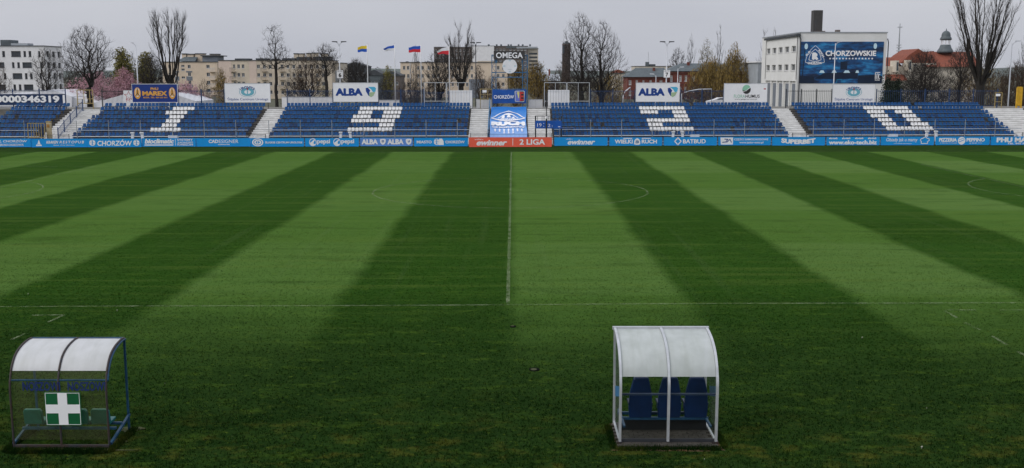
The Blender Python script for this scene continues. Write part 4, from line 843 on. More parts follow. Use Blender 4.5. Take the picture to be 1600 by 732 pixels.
MB().box(x0-.03, x1+.03, YD+.02, YD+.07, .08, .14).build('bottom_rail', MATS['dark_steel'], t); MB().box(x0+.06, x1-.06, YD+.80, YD+.84, .075, .34).build('under_bench_dark', mat('under_bench_black', (.010, .011, .013), .7, .2, 4), t); MB().box(x0, x1, YD+.04, YD+.08, 1.09, 1.13).build('back_rail', mat('rail_navy', (.02, .035, .07), .5, .2, 3), t)  # black board added to darken the interior under the bench
for s, x in ((-1, x0), (1, x1)):
    MB().bar((x, YD+1.30, 0), (x, YD+1.38, 2.18), .05).build('front_post', MATS['alu'], t)
    side = [(.02, .12), (.02, 1.2), (.05, 1.45), (.16, 1.68), (.38, 1.9), (.72, 2.05), (1.30, 2.14), (1.28, 1.45), (.95, 1.0), (.9, .12)]
    link_mesh('side_panel', [(x+s*.012, YD+a, c) for a, c in side], [tuple(range(len(side)))], MATS['thin_clear'], t)
    link_mesh('side_band', [(x+s*.02, YD+a, c) for a, c in [(.06, 1.28), (.06, 1.06), (.92, .80), (.97, 1.02)]], [(0, 1, 2, 3)], mat('side_blue', (.05, .17, .34), .4, .15, 3), t)
    MB().bar((x, YD+.05, .10), (x, YD+1.32, .10), .04).build('foot_rail', MATS['alu'], t)
    MB().box(x-.05, x+.05, YD-.02, YD+.06, 0, .1).build('foot', MATS['rust_frame'], t)
for px in (1002, 1047.5, 1089.5):
    Ys = YD+.55; x = P(px, 600, Ys).x; s_ = thing('player_seat', {1002: 'padded dark blue dugout seat nearest the left side', 1047.5: 'padded dark blue dugout seat in the middle', 1089.5: 'padded dark blue dugout seat nearest the right side'}[px], 'seat', (x, Ys, .06), 'padded seats in the white-framed dugout')
    chair_back(s_, x, Ys, .40, 1.32, .47, 'player_seat', True)
    MB().add([(x+a*.22, Ys+.1+b_*.45, .46+c*.12+(.03 if b_ else 0)) for c in (0, 1) for a, b_ in ((-1, 0), (1, 0), (.95, 1), (-.95, 1))], [(0,3,2,1),(4,5,6,7),(0,1,5,4),(1,2,6,5),(2,3,7,6),(3,0,4,7)]).build('cushion', MATS['player_seat'], s_)
    for sx in (-1, 1): MB().box(x+sx*.235-.025, x+sx*.235+.025, Ys+.05, Ys+.38, .70, .75).build('armrest', MATS['player_seat'], s_); MB().bar((x+sx*.17, Ys+.3, .07), (x+sx*.17, Ys+.3, .47), .05).build('leg', MATS['dark_steel'], s_)
bb = MB().bar((x0+.1, YD+.83, .07), (x0+.1, YD+.83, .40), .05).bar((x1-.1, YD+.83, .07), (x1-.1, YD+.83, .40), .05).build('bench_leg', MATS['dug_blue'], D)
MB().box(x0+.05, x1-.05, YD+.62, YD+.67, .36, .42).build('seat_beam', MATS['dug_blue'], D); MB().box(x0+.05, x1-.05, YD+.98, YD+1.03, .36, .42).build('seat_beam', MATS['dug_blue'], D)
for xx_ in (x0+.1, x1-.1): MB().box(xx_-.025, xx_+.025, YD+.1, YD+1.25, .37, .41).build('seat_beam', MATS['dug_blue'], D)
t = thing('paved_base', 'worn brick paving under the white-framed dugout', 'paving', (xm, YD+.6, -.02))
q0 = MB().box(x0-.09, x1+.09, YD-.20, YD+1.35, -.03, .034).build('bedding', MATS['dirt_and_shade'], t)
mp_ = bpy.data.meshes.new('paver'); bxm = MB().box(-.10, .10, -.05, .05, -.03, .03); mp_.from_pydata(bxm.v, [], bxm.f); mp_.materials.append(MATS['paver'])
for j in range(14):
    for i in range(11):
        x = x0+.03+i*.212+(.106 if j % 2 else 0); y = YD-.14+j*.108
        if x > x1-.0: continue
        o = bpy.data.objects.new('paver', mp_); col.objects.link(o); o.parent = t; o.location = Vector((x, y, .040+.008*rng.random()))-Vector(ORG[t.name]); o.rotation_euler = ((rng.random()-.5)*.05, (rng.random()-.5)*.04, (rng.random()-.5)*.05)
def dirt_shade_patch(label, px, py, rx, ry, m='dirt_and_shade'):
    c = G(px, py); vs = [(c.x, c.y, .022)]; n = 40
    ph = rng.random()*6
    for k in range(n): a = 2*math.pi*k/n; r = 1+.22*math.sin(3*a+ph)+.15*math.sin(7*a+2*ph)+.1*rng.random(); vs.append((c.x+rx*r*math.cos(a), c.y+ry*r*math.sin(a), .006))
    o = link_mesh('earth_shade_patch', vs, [(0, 1+k, 1+(k+1) % n) for k in range(n)], m); struct(o)
mat('dry_grass_and_shade', (.075, .070, .018), .95, .4, 5, c2=(.030, .050, .012), detail=9)
dirt_shade_patch('', 1045, 703, 1.12, .14); dirt_shade_patch('', 97, 704, 1.15, .10, 'dry_grass_and_shade'); dirt_shade_patch('', 957, 678, .10, .26); dirt_shade_patch('', 1127, 702, .07, .14); dirt_shade_patch('', 205, 671, .24, .16, 'dry_grass_and_shade'); dirt_shade_patch('', 182, 690, .18, .14, 'dry_grass_and_shade')  # first two paint contact shade along the dugout bases; the rest is worn turf
# left dugout
YL = G(97, 701).y; x0, x1 = P(22.5, 700, YL).x, P(171.5, 700, YL).x; xm = (x0+x1)/2
t = thing('stretcher_dugout', 'dark-framed dugout with milky roof, green first-aid sign and teal seats', 'dugout', (xm, YL, 0)); D = t
prof = fine([(0, .0), (0, .7), (.0, 1.25), (.04, 1.5), (.14, 1.72), (.33, 1.92), (.62, 2.04), (.95, 2.09), (1.14, 2.08)])
lo = [p for p in prof if .1 < p[1] <= 1.72]; hi = [p for p in prof if p[1] >= 1.64 or p[0] > .5]
for xa, xb in ((x0, xm), (xm, x1)):
    v, f = sweep([(y+.012, z) for y, z in lo], xa+.02, xb-.02, YL); link_mesh('back_panel', v, f, MATS['smoky_sheet'], t, smooth=True)
    v, f = sweep(hi, xa+.012, xb-.012, YL); link_mesh('roof_panel', v, f, MATS['milky_sheet'], t, smooth=True)
for x, mm in ((x0, 'rust_frame'), (xm, 'rust_frame'), (x1, 'rust_frame')):
    MB().tube([(x, YL+y-(.008 if z < 1.5 else 0), z+(.008 if z > 1.5 else 0)) for y, z in prof], .024, 6).build('rib', MATS[mm], t, True)
    if x == x1: MB().tube([(x+.03, YL+y, z-.02) for y, z in prof if z > 1.45], .022, 6).build('roof_trim', MATS['dug_blue'], t, True)
for s, x in ((-1, x0), (1, x1)):
    MB().bar((x, YL+1.14, 0), (x, YL+1.14, 2.08), .04).build('front_post', MATS['dug_blue'], t); MB().bar((x+s*.02, YL+.02, .10), (x+s*.02, YL+1.14, .36), .05).build('side_brace', MATS['dug_blue'], t)
MB().bar((x0, YL+1.14, 2.085), (x1, YL+1.14, 2.085), .035).build('front_edge', MATS['dug_blue'], t); MB().bar((x0, YL-.01, .06), (x1, YL-.01, .06), .05).build('bottom_rail', MATS['rust_frame'], t); MB().bar((x0, YL+.03, 1.47), (x1, YL+.03, 1.47), .028).build('back_rail', MATS['dug_blue'], t)
MB().bar((x0, YL+.42, .30), (x1, YL+.42, .30), .05).build('bench_beam', MATS['dug_blue'], t); MB().bar((x0, YL+.75, .30), (x1, YL+.75, .30), .05).build('bench_beam', MATS['dug_blue'], t)
for px, l in ((50, 'teal plastic seat nearest the left end of the milky dugout'), (86, 'teal plastic seat half hidden by the first-aid sign on its left'), (121, 'teal plastic seat half hidden by the first-aid sign on its right'), (155, 'teal plastic seat nearest the open right end')):
    Ys = YL+.50; x = P(px, 655, Ys).x; s_ = thing('bench_seat', l, 'seat', (x, Ys, .30), 'teal seats in the milky dugout')
    chair_back(s_, x, Ys, .34, .68, .40, 'teal_seat'); MB().add([(x+a*.2, Ys+.08+b_*.38, .33+c*.05) for c in (0, 1) for a, b_ in ((-1, 0), (1, 0), (.9, 1), (-.9, 1))], [(0,3,2,1),(4,5,6,7),(0,1,5,4),(1,2,6,5),(2,3,7,6),(3,0,4,7)]).build('pan', MATS['teal_seat'], s_); MB().box(x-.05, x+.05, Ys+.2, Ys+.3, .29, .34).build('bracket', MATS['dark_steel'], s_)
word = mat('word_navy', (.006, .020, .14), .5, .1, 3)
for a, c in ((35, 93), (105.5, 164)):
    p, q = P(a, 611.5, YL-.03), P(c, 597.5, YL-.03); text('NOSZOWI', p.x, q.x, p.z, q.z, YL-.012, word, t, bold=.026)
p, q = P(72.5, 665, YL-.06), P(125, 613, YL-.06); sg = thing('first_aid_sign', 'green square sign with a white cross on the back of the dugout', 'sign', ((p.x+q.x)/2, YL-.06, p.z))
MB().box(p.x, q.x, YL-.065, YL-.045, p.z, q.z).build('panel', MATS['sign_green'], sg); MB().box(p.x+.2, p.x+.24, YL-.044, YL-.03, p.z+.1, q.z-.1).box(q.x-.24, q.x-.2, YL-.044, YL-.03, p.z+.1, q.z-.1).build('bracket', MATS['dark_steel'], sg)
w = q.x-p.x; h = q.z-p.z; c = .368
flats([[(p.x+w*a, p.z+h*b_) for a, b_ in pts] for pts in ([(c, .02), (1-c, .02), (1-c, .97), (c, .97)], [(.02, c), (c, c), (c, 1-c), (.02, 1-c)], [(1-c, c), (.98, c), (.98, 1-c), (1-c, 1-c)])], YL-.072, MATS['white_print'], sg, 'cross')
flats(stroke([(p.x+.02, p.z+.02), (q.x-.02, p.z+.02), (q.x-.02, q.z-.02), (p.x+.02, q.z-.02), (p.x+.02, p.z+.02)], .010), YL-.069, MATS['white_print'], sg, 'border')
# sprinkler covers in the turf
for px, py, r, l in ((835, 578.5, .14, 'dark sunken sprinkler cover with pale patch in the turf'), (801.5, 511, .09, 'small sprinkler cover near the halfway line')):
    c = G(px, py); t = thing('sprinkler_cover', l, 'sprinkler', (c.x, c.y, 0)); MB().lathe((c.x, c.y, .0), [(r, -.01), (r, .03), (r*.8, .034)], 18).build('ring', mat('ring_black', (.010, .012, .010), .95, .3, 6, spec=0), t); MB().lathe((c.x-.02, c.y-.07*r/.14, .034), [(r*.6, 0), (r*.58, .012)], 14).build('lid', mat('lid_green', (.07, .075, .045), .95, .3, 6, spec=0), t)
# small pale litter and daisies in the turf
q = MB()
for px, py in ((44, 461), (183, 487), (500, 285), (1347, 530), (1440, 702)):
    c = G(px, py); q.add([(c.x+a*.016, c.y+b_*.016, .05+e) for a, b_, e in ((-1,-1,0),(1,-1,.01),(1,1,.02),(-1,1,.0),(0,0,-.05))], [(0,1,2,3),(0,1,4),(1,2,4),(2,3,4),(3,0,4)])
    y = 17.6+9*rng.random(); x = (rng.random()*2-1)*y*.5; s_ = .004+.005*rng.random(); q.add([(x+a*s_, y+b_*s_, .045+e*s_) for a, b_, e in ((-1,-1,0),(1,-1,.4),(1,1,.8),(-1,1,.2),(0,0,-5))], [(0,1,2,3),(0,1,4),(1,2,4),(2,3,4),(3,0,4)])
o = q.build('daisies', mat('petal', (.35, .35, .28), .7, .1, 5), kind='stuff'); o['label'] = 'tiny pale daisies and bits scattered over the turf'; o['category'] = 'flowers'

# ------------------------------------------------------------------ buildings
def facade(root, o, u, out, W, Ht, rects, mwall, mframe='frame_white', depth=.2, name='wall', mull=1, fr=.07, cross=False):
    o, u, out = Vector(o), Vector(u), Vector(out); up = Vector((0, 0, 1))
    rects = [(max(.02, a), min(W-.02, b), max(.02, c), min(Ht-.02, d)) for a, b, c, d in rects if min(W-.02, b)-max(.02, a) > .15 and min(Ht-.02, d)-max(.02, c) > .15]
    xs = sorted({0, W, *[round(r[i], 4) for r in rects for i in (0, 1)]}); zs = sorted({0, Ht, *[round(r[i], 4) for r in rects for i in (2, 3)]})
    p = lambda a, b, d=0.0: tuple(o+u*a+up*b-out*d)
    m = MB()
    for i in range(len(xs)-1):
        for j in range(len(zs)-1):
            cx, cz = (xs[i]+xs[i+1])/2, (zs[j]+zs[j+1])/2
            if any(r[0] < cx < r[1] and r[2] < cz < r[3] for r in rects): continue
            m.add([p(xs[i], zs[j]), p(xs[i+1], zs[j]), p(xs[i+1], zs[j+1]), p(xs[i], zs[j+1])], [(0, 1, 2, 3)])
    for a, b, c, d in rects:
        m.add([p(a, c), p(b, c), p(b, d), p(a, d), p(a, c, depth), p(b, c, depth), p(b, d, depth), p(a, d, depth)], [(0, 1, 5, 4), (1, 2, 6, 5), (2, 3, 7, 6), (3, 0, 4, 7)])
    w = m.build(name, MATS[mwall], root)
    for a, b, c, d in rects:
        q = MB(); e = depth-.05
        def slab(a0, a1, c0, c1): q.add([p(a0, c0, e), p(a1, c0, e), p(a1, c1, e), p(a0, c1, e)], [(0, 1, 2, 3)])
        slab(a, b, c, c+fr); slab(a, b, d-fr, d); slab(a, a+fr, c+fr, d-fr); slab(b-fr, b, c+fr, d-fr)
        for k in range(mull): x = a+(b-a)*(k+1)/(mull+1); slab(x-fr*.5, x+fr*.5, c+fr, d-fr)
        if cross: slab(a+fr, b-fr, c+(d-c)*.62-fr*.4, c+(d-c)*.62+fr*.4)
        q.add([p(a-.05, c-.08, -.08), p(b+.05, c-.08, -.08), p(b+.05, c, -.08), p(a-.05, c, -.08), p(a-.05, c, .1), p(b+.05, c, .1)], [(0, 1, 2, 3), (3, 2, 5, 4)])
        f = q.build('window', MATS[mframe], root)
        MB().add([p(a, c, depth), p(b, c, depth), p(b, d, depth), p(a, d, depth)], [(0, 1, 2, 3)]).build('pane', MATS['glass'], f)
    return w
def front(root, Y, px0, px1, ptop, pwins, mwall, z0=-.06, **k):   # camera-facing wall; windows given as photo rectangles
    a = P(px0, ptop, Y); c = P(px1, ptop, Y)
    rs = [(P(r[0], 0, Y).x-a.x if False else S0(r[0], Y)-a.x, S0(r[1], Y)-a.x, P(800, r[3], Y).z-z0, P(800, r[2], Y).z-z0) for r in pwins]
    return facade(root, (a.x, Y, z0), (1, 0, 0), (0, -1, 0), c.x-a.x, a.z-z0, rs, mwall, **k), a, c
def S0(px, Y): return P(px, 120, Y).x
def zz_(py, Y): return P(800, py, Y).z
def pbox(root, name, Y, px0, px1, py0, py1, d, m, y0=0.0, z0=None):
    x0, x1 = P(px0, py0, Y).x, P(px1, py0, Y).x
    return MB().box(x0, x1, Y+y0, Y+y0+d, zz_(py1, Y) if z0 is None else z0, zz_(py0, Y)).build(name, MATS[m], root)
def shell(root, Y, px0, px1, ptop, d, m, z0=-.06, left=True, right=True, roof='roof_dark'):
    a = P(px0, ptop, Y); c = P(px1, ptop, Y)
    MB().add([(a.x, Y, z0), (a.x, Y+d, z0), (c.x, Y+d, z0), (c.x, Y, z0), (a.x, Y, a.z), (a.x, Y+d, a.z), (c.x, Y+d, a.z), (c.x, Y, a.z)], ([(0, 4, 5, 1)] if left else [])+[(1, 5, 6, 2)]+([(2, 6, 7, 3)] if right else [])).build('side_wall', MATS[m], root)
    MB().box(a.x-.25, c.x+.25, Y-.25, Y+d+.25, a.z, a.z+.18).build('roof', MATS[roof], root)
mat('white_render', (.76, .76, .77), .8, .08, .4); mat('beige_render', (.64, .53, .41), .85, .1, .3); mat('peach_render', (.66, .54, .46), .85, .08, .3); mat('sand_render', (.60, .52, .41), .85, .12, .3); mat('panel_grey', (.17, .19, .22), .8, .1, .3)
mat('roof_dark', (.055, .062, .070), .8, .25, .8); mat('slate', (.085, .105, .115), .7, .2, .8); mat('brick_red', (.20, .050, .032), .9, .35, 2.5, c2=(.10, .035, .028), detail=9); mat('tile_orange', (.27, .075, .040), .85, .3, 1.5, c2=(.15, .045, .028), detail=8); mat('brown_wall', (.12, .10, .09), .85, .2, .5); mat('zinc', (.35, .38, .41), .5, .15, .6); mat('lead_grey', (.09, .11, .12), .6, .2, 1); mat('cream_wall', (.55, .50, .42), .85, .15, .6); mat('tent_white', (.74, .75, .78), .6, .06, .5)
# white block at the far left
Y = 315.0; k = 5.858; X = lambda v: v/k; Q = lambda v: 40+v/k
t = thing('white_flats', 'white modern block with dark windows at the far left', 'building', (S0(20, Y), Y, -.06))
rows = [(235, 287, [(34, 60), (116, 204), (228, 252), (275, 300), (362, 382)]), (338, 388, [(-40, 48), (116, 140), (165, 189), (212, 299), (372, 396)]), (438, 490, [(34, 58), (116, 204), (228, 252), (275, 299), (362, 382)]), (541, 592, [(-40, 46), (116, 140), (165, 189), (212, 299), (372, 396)]), (640, 690, [(34, 58), (116, 204), (228, 252), (275, 299)])]
front(t, Y, -40, 68.3, 72.4, [(X(a), X(b), Q(r0), Q(r1)) for r0, r1, cs in rows for a, b in cs], 'white_render', mframe='frame_dark', fr=.1, depth=.35)
a = P(68.3, 72.4, Y); L = 12.5
facade(t, (a.x, Y, -.06), (0, 1, 0), (1, 0, 0), L, a.z+.06, [(x_, x_+2.0, zz_(Q(r1), Y)+.06, zz_(Q(r0), Y)+.06) for r0, r1, _ in rows for x_ in (1.5, 5.5, 9.3)], 'white_render', 'frame_dark', .35)
shell(t, Y, -40, 68.3, 72.4, L, 'white_render', right=False); pbox(t, 'roof_plant', Y, 7, 33, 67.3, 72, 4, 'zinc', 4); pbox(t, 'roof_plant', Y, -10, 6.5, 62, 72, 5, 'slate', 4)
# beige flats with slate mansard
Y = 370.0; k = 4.72; X = lambda v: 200+v/k; Q = lambda v: 10+v/k
t = thing('mansard_flats', 'beige flats with blue-grey mansard roof behind the pollarded poplar', 'building', (S0(300, Y), Y, -.06))
wins = [(X(a), X(b), Q(r0), Q(r1)) for r0, r1 in ((433, 458), (490, 517), (550, 578), (608, 634)) for a, b in ((300, 318), (352, 367), (443, 465), (580, 605))]+[(X(395), X(420), Q(z), Q(z+16)) for z in (433, 460, 518, 575)]
front(t, Y, 253, 339, 97.5, wins, 'beige_render'); shell(t, Y, 253, 339, 97.5, 12, 'beige_render')
for a_, b_ in ((430, 475), (345, 378)):
    x0, x1 = S0(X(a_), Y), S0(X(b_), Y)
    for r0, r1 in ((478, 489), (518, 549), (579, 607)): MB().box(x0, x1, Y-.05, Y-.003, zz_(Q(r1), Y), zz_(Q(r0), Y)).build('grey_panel', MATS['panel_grey'], t)
x0, x1 = S0(276, Y), S0(306, Y); z0, z1 = zz_(97.0, Y)+.2, zz_(89, Y); MB().add([(x0, Y, z0), (x1, Y, z0), (x1, Y+11, z0), (x0, Y+11, z0), (x0+2.2, Y+3, z1), (x1, Y+3, z1), (x1, Y+8, z1), (x0+2.2, Y+8, z1)], [(0,1,5,4),(1,2,6,5),(2,3,7,6),(3,0,4,7),(4,5,6,7)]).build('mansard', MATS['slate'], t)
pbox(t, 'penthouse', Y, 314, 338, 88, 96.5, 8, 'panel_grey', 1.5); pbox(t, 'penthouse_roof', Y, 312, 342, 86.5, 88, 10, 'roof_dark', .8)
for a_, b_, p0 in ((280, 286.5, 83.5), (288.5, 298, 84), (301, 314, 83.3), (324, 337, 84)):
    pbox(t, 'chimney', Y, a_, b_, p0+1.5, 97, 3, 'beige_render', 3); pbox(t, 'chimney_cap', Y, a_-.6, b_+.6, p0, p0+1.4, 3.4, 'roof_dark', 2.8)
def balcony(t, Y, px0, px1, py0, py1, m='frame_dark', d=1.2):
    x0, x1, z0, z1 = S0(px0, Y), S0(px1, Y), zz_(py1, Y), zz_(py0, Y); b = MB().box(x0, x1, Y-d, Y-.004, z0-.12, z0).build('balcony', MATS['sand_render'], t); q = MB()
    q.bar((x0, Y-d, z1), (x1, Y-d, z1), .06); n = max(3, int((x1-x0)/.22))
    for i in range(n+1): q.bar((x0+(x1-x0)*i/n, Y-d, z0), (x0+(x1-x0)*i/n, Y-d, z1), .05)
    for x in (x0, x1): q.bar((x, Y-d, z1), (x, Y, z1), .05)
    q.build('railing', MATS[m], b)
for r in (455, 515, 570, 625): balcony(t, Y, X(605), X(648), Q(r), Q(r+28), 'galv')
# long beige flats with balconies
Y = 345.0; k = 5.42; X = lambda v: 330+v/k; Q = lambda v: 30+v/k
t = thing('balcony_flats', 'long beige flats with dark balconies and chimney blocks left of sign six', 'building', (S0(430, Y), Y, -.06))
rows = ((385, 418), (458, 490), (531, 563), (604, 636)); wins = [(X(a), X(b), Q(r0), Q(r1)) for r0, r1 in rows for a, b in ((188, 206), (224, 246), (261, 284))]
cols = [402+9.2*i for i in range(12)]
wins += [(c, c+4.6, Q(r0+2), Q(r1)) for r0, r1 in rows for c in cols]
front(t, Y, 342, 518, 95, wins, 'sand_render'); shell(t, Y, 342, 518, 95, 13, 'sand_render')
MB().box(S0(342.2, Y), S0(362, Y), Y-.06, Y-.004, 0, zz_(95.5, Y)).build('render_panel', MATS['peach_render'], t); MB().box(S0(390, Y), S0(401, Y), Y-.06, Y-.004, 0, zz_(95.5, Y)).build('render_panel', MATS['peach_render'], t)
for r in (418, 490, 563): balcony(t, Y, X(165), X(212), Q(r-4), Q(r+26))
for i, c in enumerate(cols):
    if i % 3 != 1:
        continue
    for r in (418, 490, 563): balcony(t, Y, c-2, c+7, Q(r-4), Q(r+24))
for a_, b_, p0 in ((363, 385, 91.5), (396, 414, 91.2), (420, 430, 92), (438, 458, 91), (460, 482, 89), (486, 512, 88.5)): pbox(t, 'roof_hut', Y, a_, b_, p0, 94.5, 5, 'roof_dark', 3)
for a_, b_, p0 in ((454, 461, 83), (462, 469, 83.2), (474, 480, 82.5), (483, 491, 82), (497, 506, 83)): pbox(t, 'chimney', Y, a_, b_, p0+1.3, 95, 3, 'sand_render', 5); pbox(t, 'chimney_cap', Y, a_-.5, b_+.5, p0, p0+1.2, 3.4, 'roof_dark', 4.8)
t = thing('end_block', 'beige gable block with grey lower wall left of sign six', 'building', (S0(526, 352), 352, -.06)); Y = 352.0
front(t, Y, 518.6, 534, 99, [(522, 524.5, 104, 109), (528, 530.5, 104, 109), (522, 524.5, 117, 122), (528, 530.5, 117, 122)], 'cream_wall'); shell(t, Y, 518.6, 534, 99, 12, 'cream_wall'); pbox(t, 'grey_cladding', Y, 519, 533.5, 111, 128, .05, 'zinc', -.06)
# dark low sheds beyond the flags
for px0, px1, py, Y, l, m in ((534, 572, 104.5, 380, 'dark flat shed right of sign six', 'roof_dark'), (572, 598, 118, 300, 'grey gabled shed behind the yellow and blue flag', 'lead_grey'), (596, 625, 119, 330, 'brown shed behind the blue and white flag', 'brown_wall')):
    t = thing('shed', l, 'shed', (S0((px0+px1)/2, Y), Y, -.06)); w_, a, c = front(t, Y, px0, px1, py, [(px0+4+9*i, px0+8+9*i, py+9, py+14) for i in range(int((px1-px0)/9))], m, mull=1); shell(t, Y, px0, px1, py, 14, m)
    MB().poly_y([(a.x-.3, a.z+.2), (c.x+.3, a.z+.2), ((a.x+c.x)/2, a.z+1.6)], Y-.2, Y+14).build('gable_roof', MATS['roof_dark'], t)
# beige four-storey flats behind the flags, with the taller end and the part behind the clock
Y = 361.0
t = thing('plain_flats', 'long plain beige flats behind the flagpoles and the clock', 'building', (S0(700, Y), Y, -.06))
rows = ((103.4, 109.4), (116, 122), (129, 135), (142, 148)); wins = [(c, c+3.6, r0, r1) for r0, r1 in rows for c in (629.8, 636, 652, 658.5, 668, 675, 683, 698, 705.5, 713.5, 728.2, 735.6)]+[(c, c+4, r0, r1) for r0, r1 in rows for c in (776.5, 784.5)]+[(643.6, 646, r+8, r+10) for r, _ in rows]
front(t, Y, 625.5, 793, 98, wins, 'beige_render'); shell(t, Y, 625.5, 793, 98, 12, 'beige_render')
MB().box(S0(640.5, Y), S0(641.5, Y), Y-.1, Y-.004, 0, zz_(98.5, Y)).build('downpipe', MATS['galv'], t); pbox(t, 'parapet', Y, 746, 771, 95.6, 97.6, 11, 'sand_render', .3); pbox(t, 'entrance_block', Y, 733.5, 757, 124, 160, 4, 'panel_grey', -4.1, -.06)
for i in range(9): pbox(t, 'chimney', Y, 632+i*17, 636+i*17, 96, 98, 1.5, 'roof_dark', 4)
# tower block
Y = 810.0; t = thing('slab_block', 'tall grey slab block with a blank white gable behind the clock sign', 'building', (S0(770, Y), Y, -.06)); k = 6.364
rows = [74.6+5.75*i for i in range(12)]
front(t, Y, 772.3, 825, 72.4, [(c, c+3.2, r+2, r+5) for r in rows for c in (775, 780.5, 786, 796, 801.5, 808, 813.5, 819)], 'brown_wall', fr=.12, mull=1); shell(t, Y, 772.3, 825, 72.4, 14, 'brown_wall')
front(t, Y+2, 825, 841, 76, [(826.6, 839.6, r+2.4, r+5.2) for r in rows[1:]], 'cream_wall', mframe='frame_dark', mull=3, fr=.12); shell(t, Y+2, 825, 841, 76, 12, 'cream_wall')
front(t, Y-3, 737.5, 772, 72.0, [], 'white_render'); shell(t, Y-3, 737.5, 772, 72.0, 14, 'white_render'); front(t, Y+6, 678, 737, 74, [(c, c+3, r+3, r+6) for r in rows for c in (680, 686, 692, 700, 706, 712, 718, 724, 730)], 'brown_wall', fr=.12); shell(t, Y+6, 678, 737, 74, 12, 'brown_wall')
pbox(t, 'attic_band', Y, 807, 840, 73.3, 76, 10, 'zinc', -.3); pbox(t, 'attic_band', Y, 791, 806.5, 72.6, 75.5, 10, 'lead_grey', -.4)
for a_ in (762, 774.5, 781.5, 793, 797, 809, 815.5, 827): pbox(t, 'roof_vent', Y, a_, a_+2.8, 69.3, 72.3, 2, 'lead_grey', 5)
# far round water tower
Y = 900.0; c = S0(884.6, Y); zt = zz_(69, Y); t = thing('water_tower', 'distant dark round tower left of the twin bare trees', 'tower', (c, Y, -.06))
MB().lathe((c, Y, -.06), [(3.5, 0), (3.5, zt-.5), (3.7, zt-.5), (3.7, zt)], 24).build('shaft', mat('tower_brick', (.17, .13, .125), .9, .3, .2), t, True); MB().lathe((c, Y, zt), [(3.2, 0), (3.2, 1.0), (1.2, 1.1), (1.2, 2.2), (.2, 2.4)], 20).build('cap', MATS['lead_grey'], t); pbox(t, 'window_strip', Y, 878.6, 881.5, 72, 84, .4, 'glass', -3.7)
# grey-roofed house right of the clock
Y = 260.0; t = thing('grey_roof_house', 'dark house with light grey sloping roofs right of the clock', 'house', (S0(855, Y), Y, -.06)); front(t, Y, 838, 874, 127, [(847, 849.5, 132, 137), (856, 858.5, 132, 137), (866, 868.5, 132, 137)], 'brown_wall'); a = P(838, 127, Y); c = P(874, 127, Y)
MB().add([(a.x-.3, Y-.3, a.z), (c.x+.3, Y-.3, a.z), (c.x+.3, Y+8, a.z+1.7), (a.x-.3, Y+8, a.z+1.7)], [(0, 1, 2, 3)]).build('roof', MATS['zinc'], t)
MB().add([(a.x-.3, Y+8, a.z+1.2), (a.x-.3, Y+12, zz_(101, Y)), (S0(850, Y), Y+12, zz_(101, Y)), (S0(862, Y), Y+8, a.z+1.75)], [(0, 1, 2, 3)]).build('roof', mat('pale_metal_roof', (.50, .55, .60), .4, .1, .5), t); shell(t, Y, 838, 874, 128, 12, 'brown_wall'); pbox(t, 'chimney', Y, 858.5, 861, 108, 122, .8, 'brick_red', 6)
# red brick buildings
Y = 340.0; k = 5.857; X = lambda v: 960+v/k; Q = lambda v: 40+v/k
t = thing('brick_building', 'long red brick building with grey roof behind sign seven', 'building', (S0(1100, Y), Y, -.06))
up = [(1047.3, 1051), (1061, 1065), (1069.8, 1073.6), (1081.3, 1085.3), (1095, 1097.6), (1107, 1110), (1118.6, 1121.6), (1127, 1130), (1140, 1143), (1152, 1155), (1164, 1167)]
front(t, Y, 1042, 1176, 111.5, [(a, b, r0, r1) for a, b in up for r0, r1 in ((118, 127.6), (136, 144.5), (152, 160))], 'brick_red', cross=True, depth=.25, fr=.16); shell(t, Y, 1042, 1176, 112, 14, 'brick_red'); a = P(1042, 111.5, Y); c = P(1176, 111.5, Y); zr = zz_(102, Y)
MB().add([(a.x-.4, Y-.5, a.z), (c.x+.4, Y-.5, a.z), (c.x+.4, Y+7, zr+.6), (a.x+5.5, Y+7, zr+.6), (a.x-.4, Y+14.5, a.z), (c.x+.4, Y+14.5, a.z)], [(0, 1, 2, 3), (0, 3, 4), (3, 2, 5, 4)]).build('pitched_roof', MATS['slate'], t)
for z in (133, 149): MB().box(a.x, c.x, Y-.12, Y-.004, zz_(z, Y), zz_(z, Y)+.35).build('string_course', mat('brick_dark', (.12, .04, .03), .9, .3, 2), t)
MB().box(a.x, c.x, Y-.3, Y-.004, a.z-.7, a.z-.3).build('cornice', MATS['brick_dark'], t)
for px in (1078, 1112, 1150): pbox(t, 'chimney', Y, px, px+4, 97, 106, 1.2, 'brick_red', 5); 
t = thing('brick_wing', 'lower red brick wing with grey hipped roof left of sign seven', 'building', (S0(1010, Y-2), Y-2, -.06)); Y = 337.0
front(t, Y, 980.5, 1041, 120.5, [(a, b, r0, r1) for a, b in ((982.6, 986.6), (993.4, 996.8), (1004, 1007), (1015, 1018.4), (1031, 1035)) for r0, r1 in ((125.5, 133), (142, 150))], 'brick_red', cross=True, depth=.25, fr=.16); shell(t, Y, 980.5, 1041, 121, 13, 'brick_red'); a = P(980.5, 120.5, Y); c = P(1041, 120.5, Y); zr = zz_(108.3, Y)
MB().add([(a.x-.6, Y-.6, a.z), (c.x+.3, Y-.6, a.z), (c.x+.3, Y+6.5, zr+.4), (a.x+3.2, Y+6.5, zr+.4), (a.x-.6, Y+13.5, a.z), (c.x+.3, Y+13.5, a.z)], [(0, 1, 2, 3), (0, 3, 4), (3, 2, 5, 4)]).build('hipped_roof', MATS['slate'], t); pbox(t, 'chimney', Y, 1023, 1026.5, 106, 113, 1, 'brick_red', 4); MB().box(a.x, c.x, Y-.3, Y-.004, a.z-.5, a.z-.1).build('cornice', MATS['brick_dark'], t)
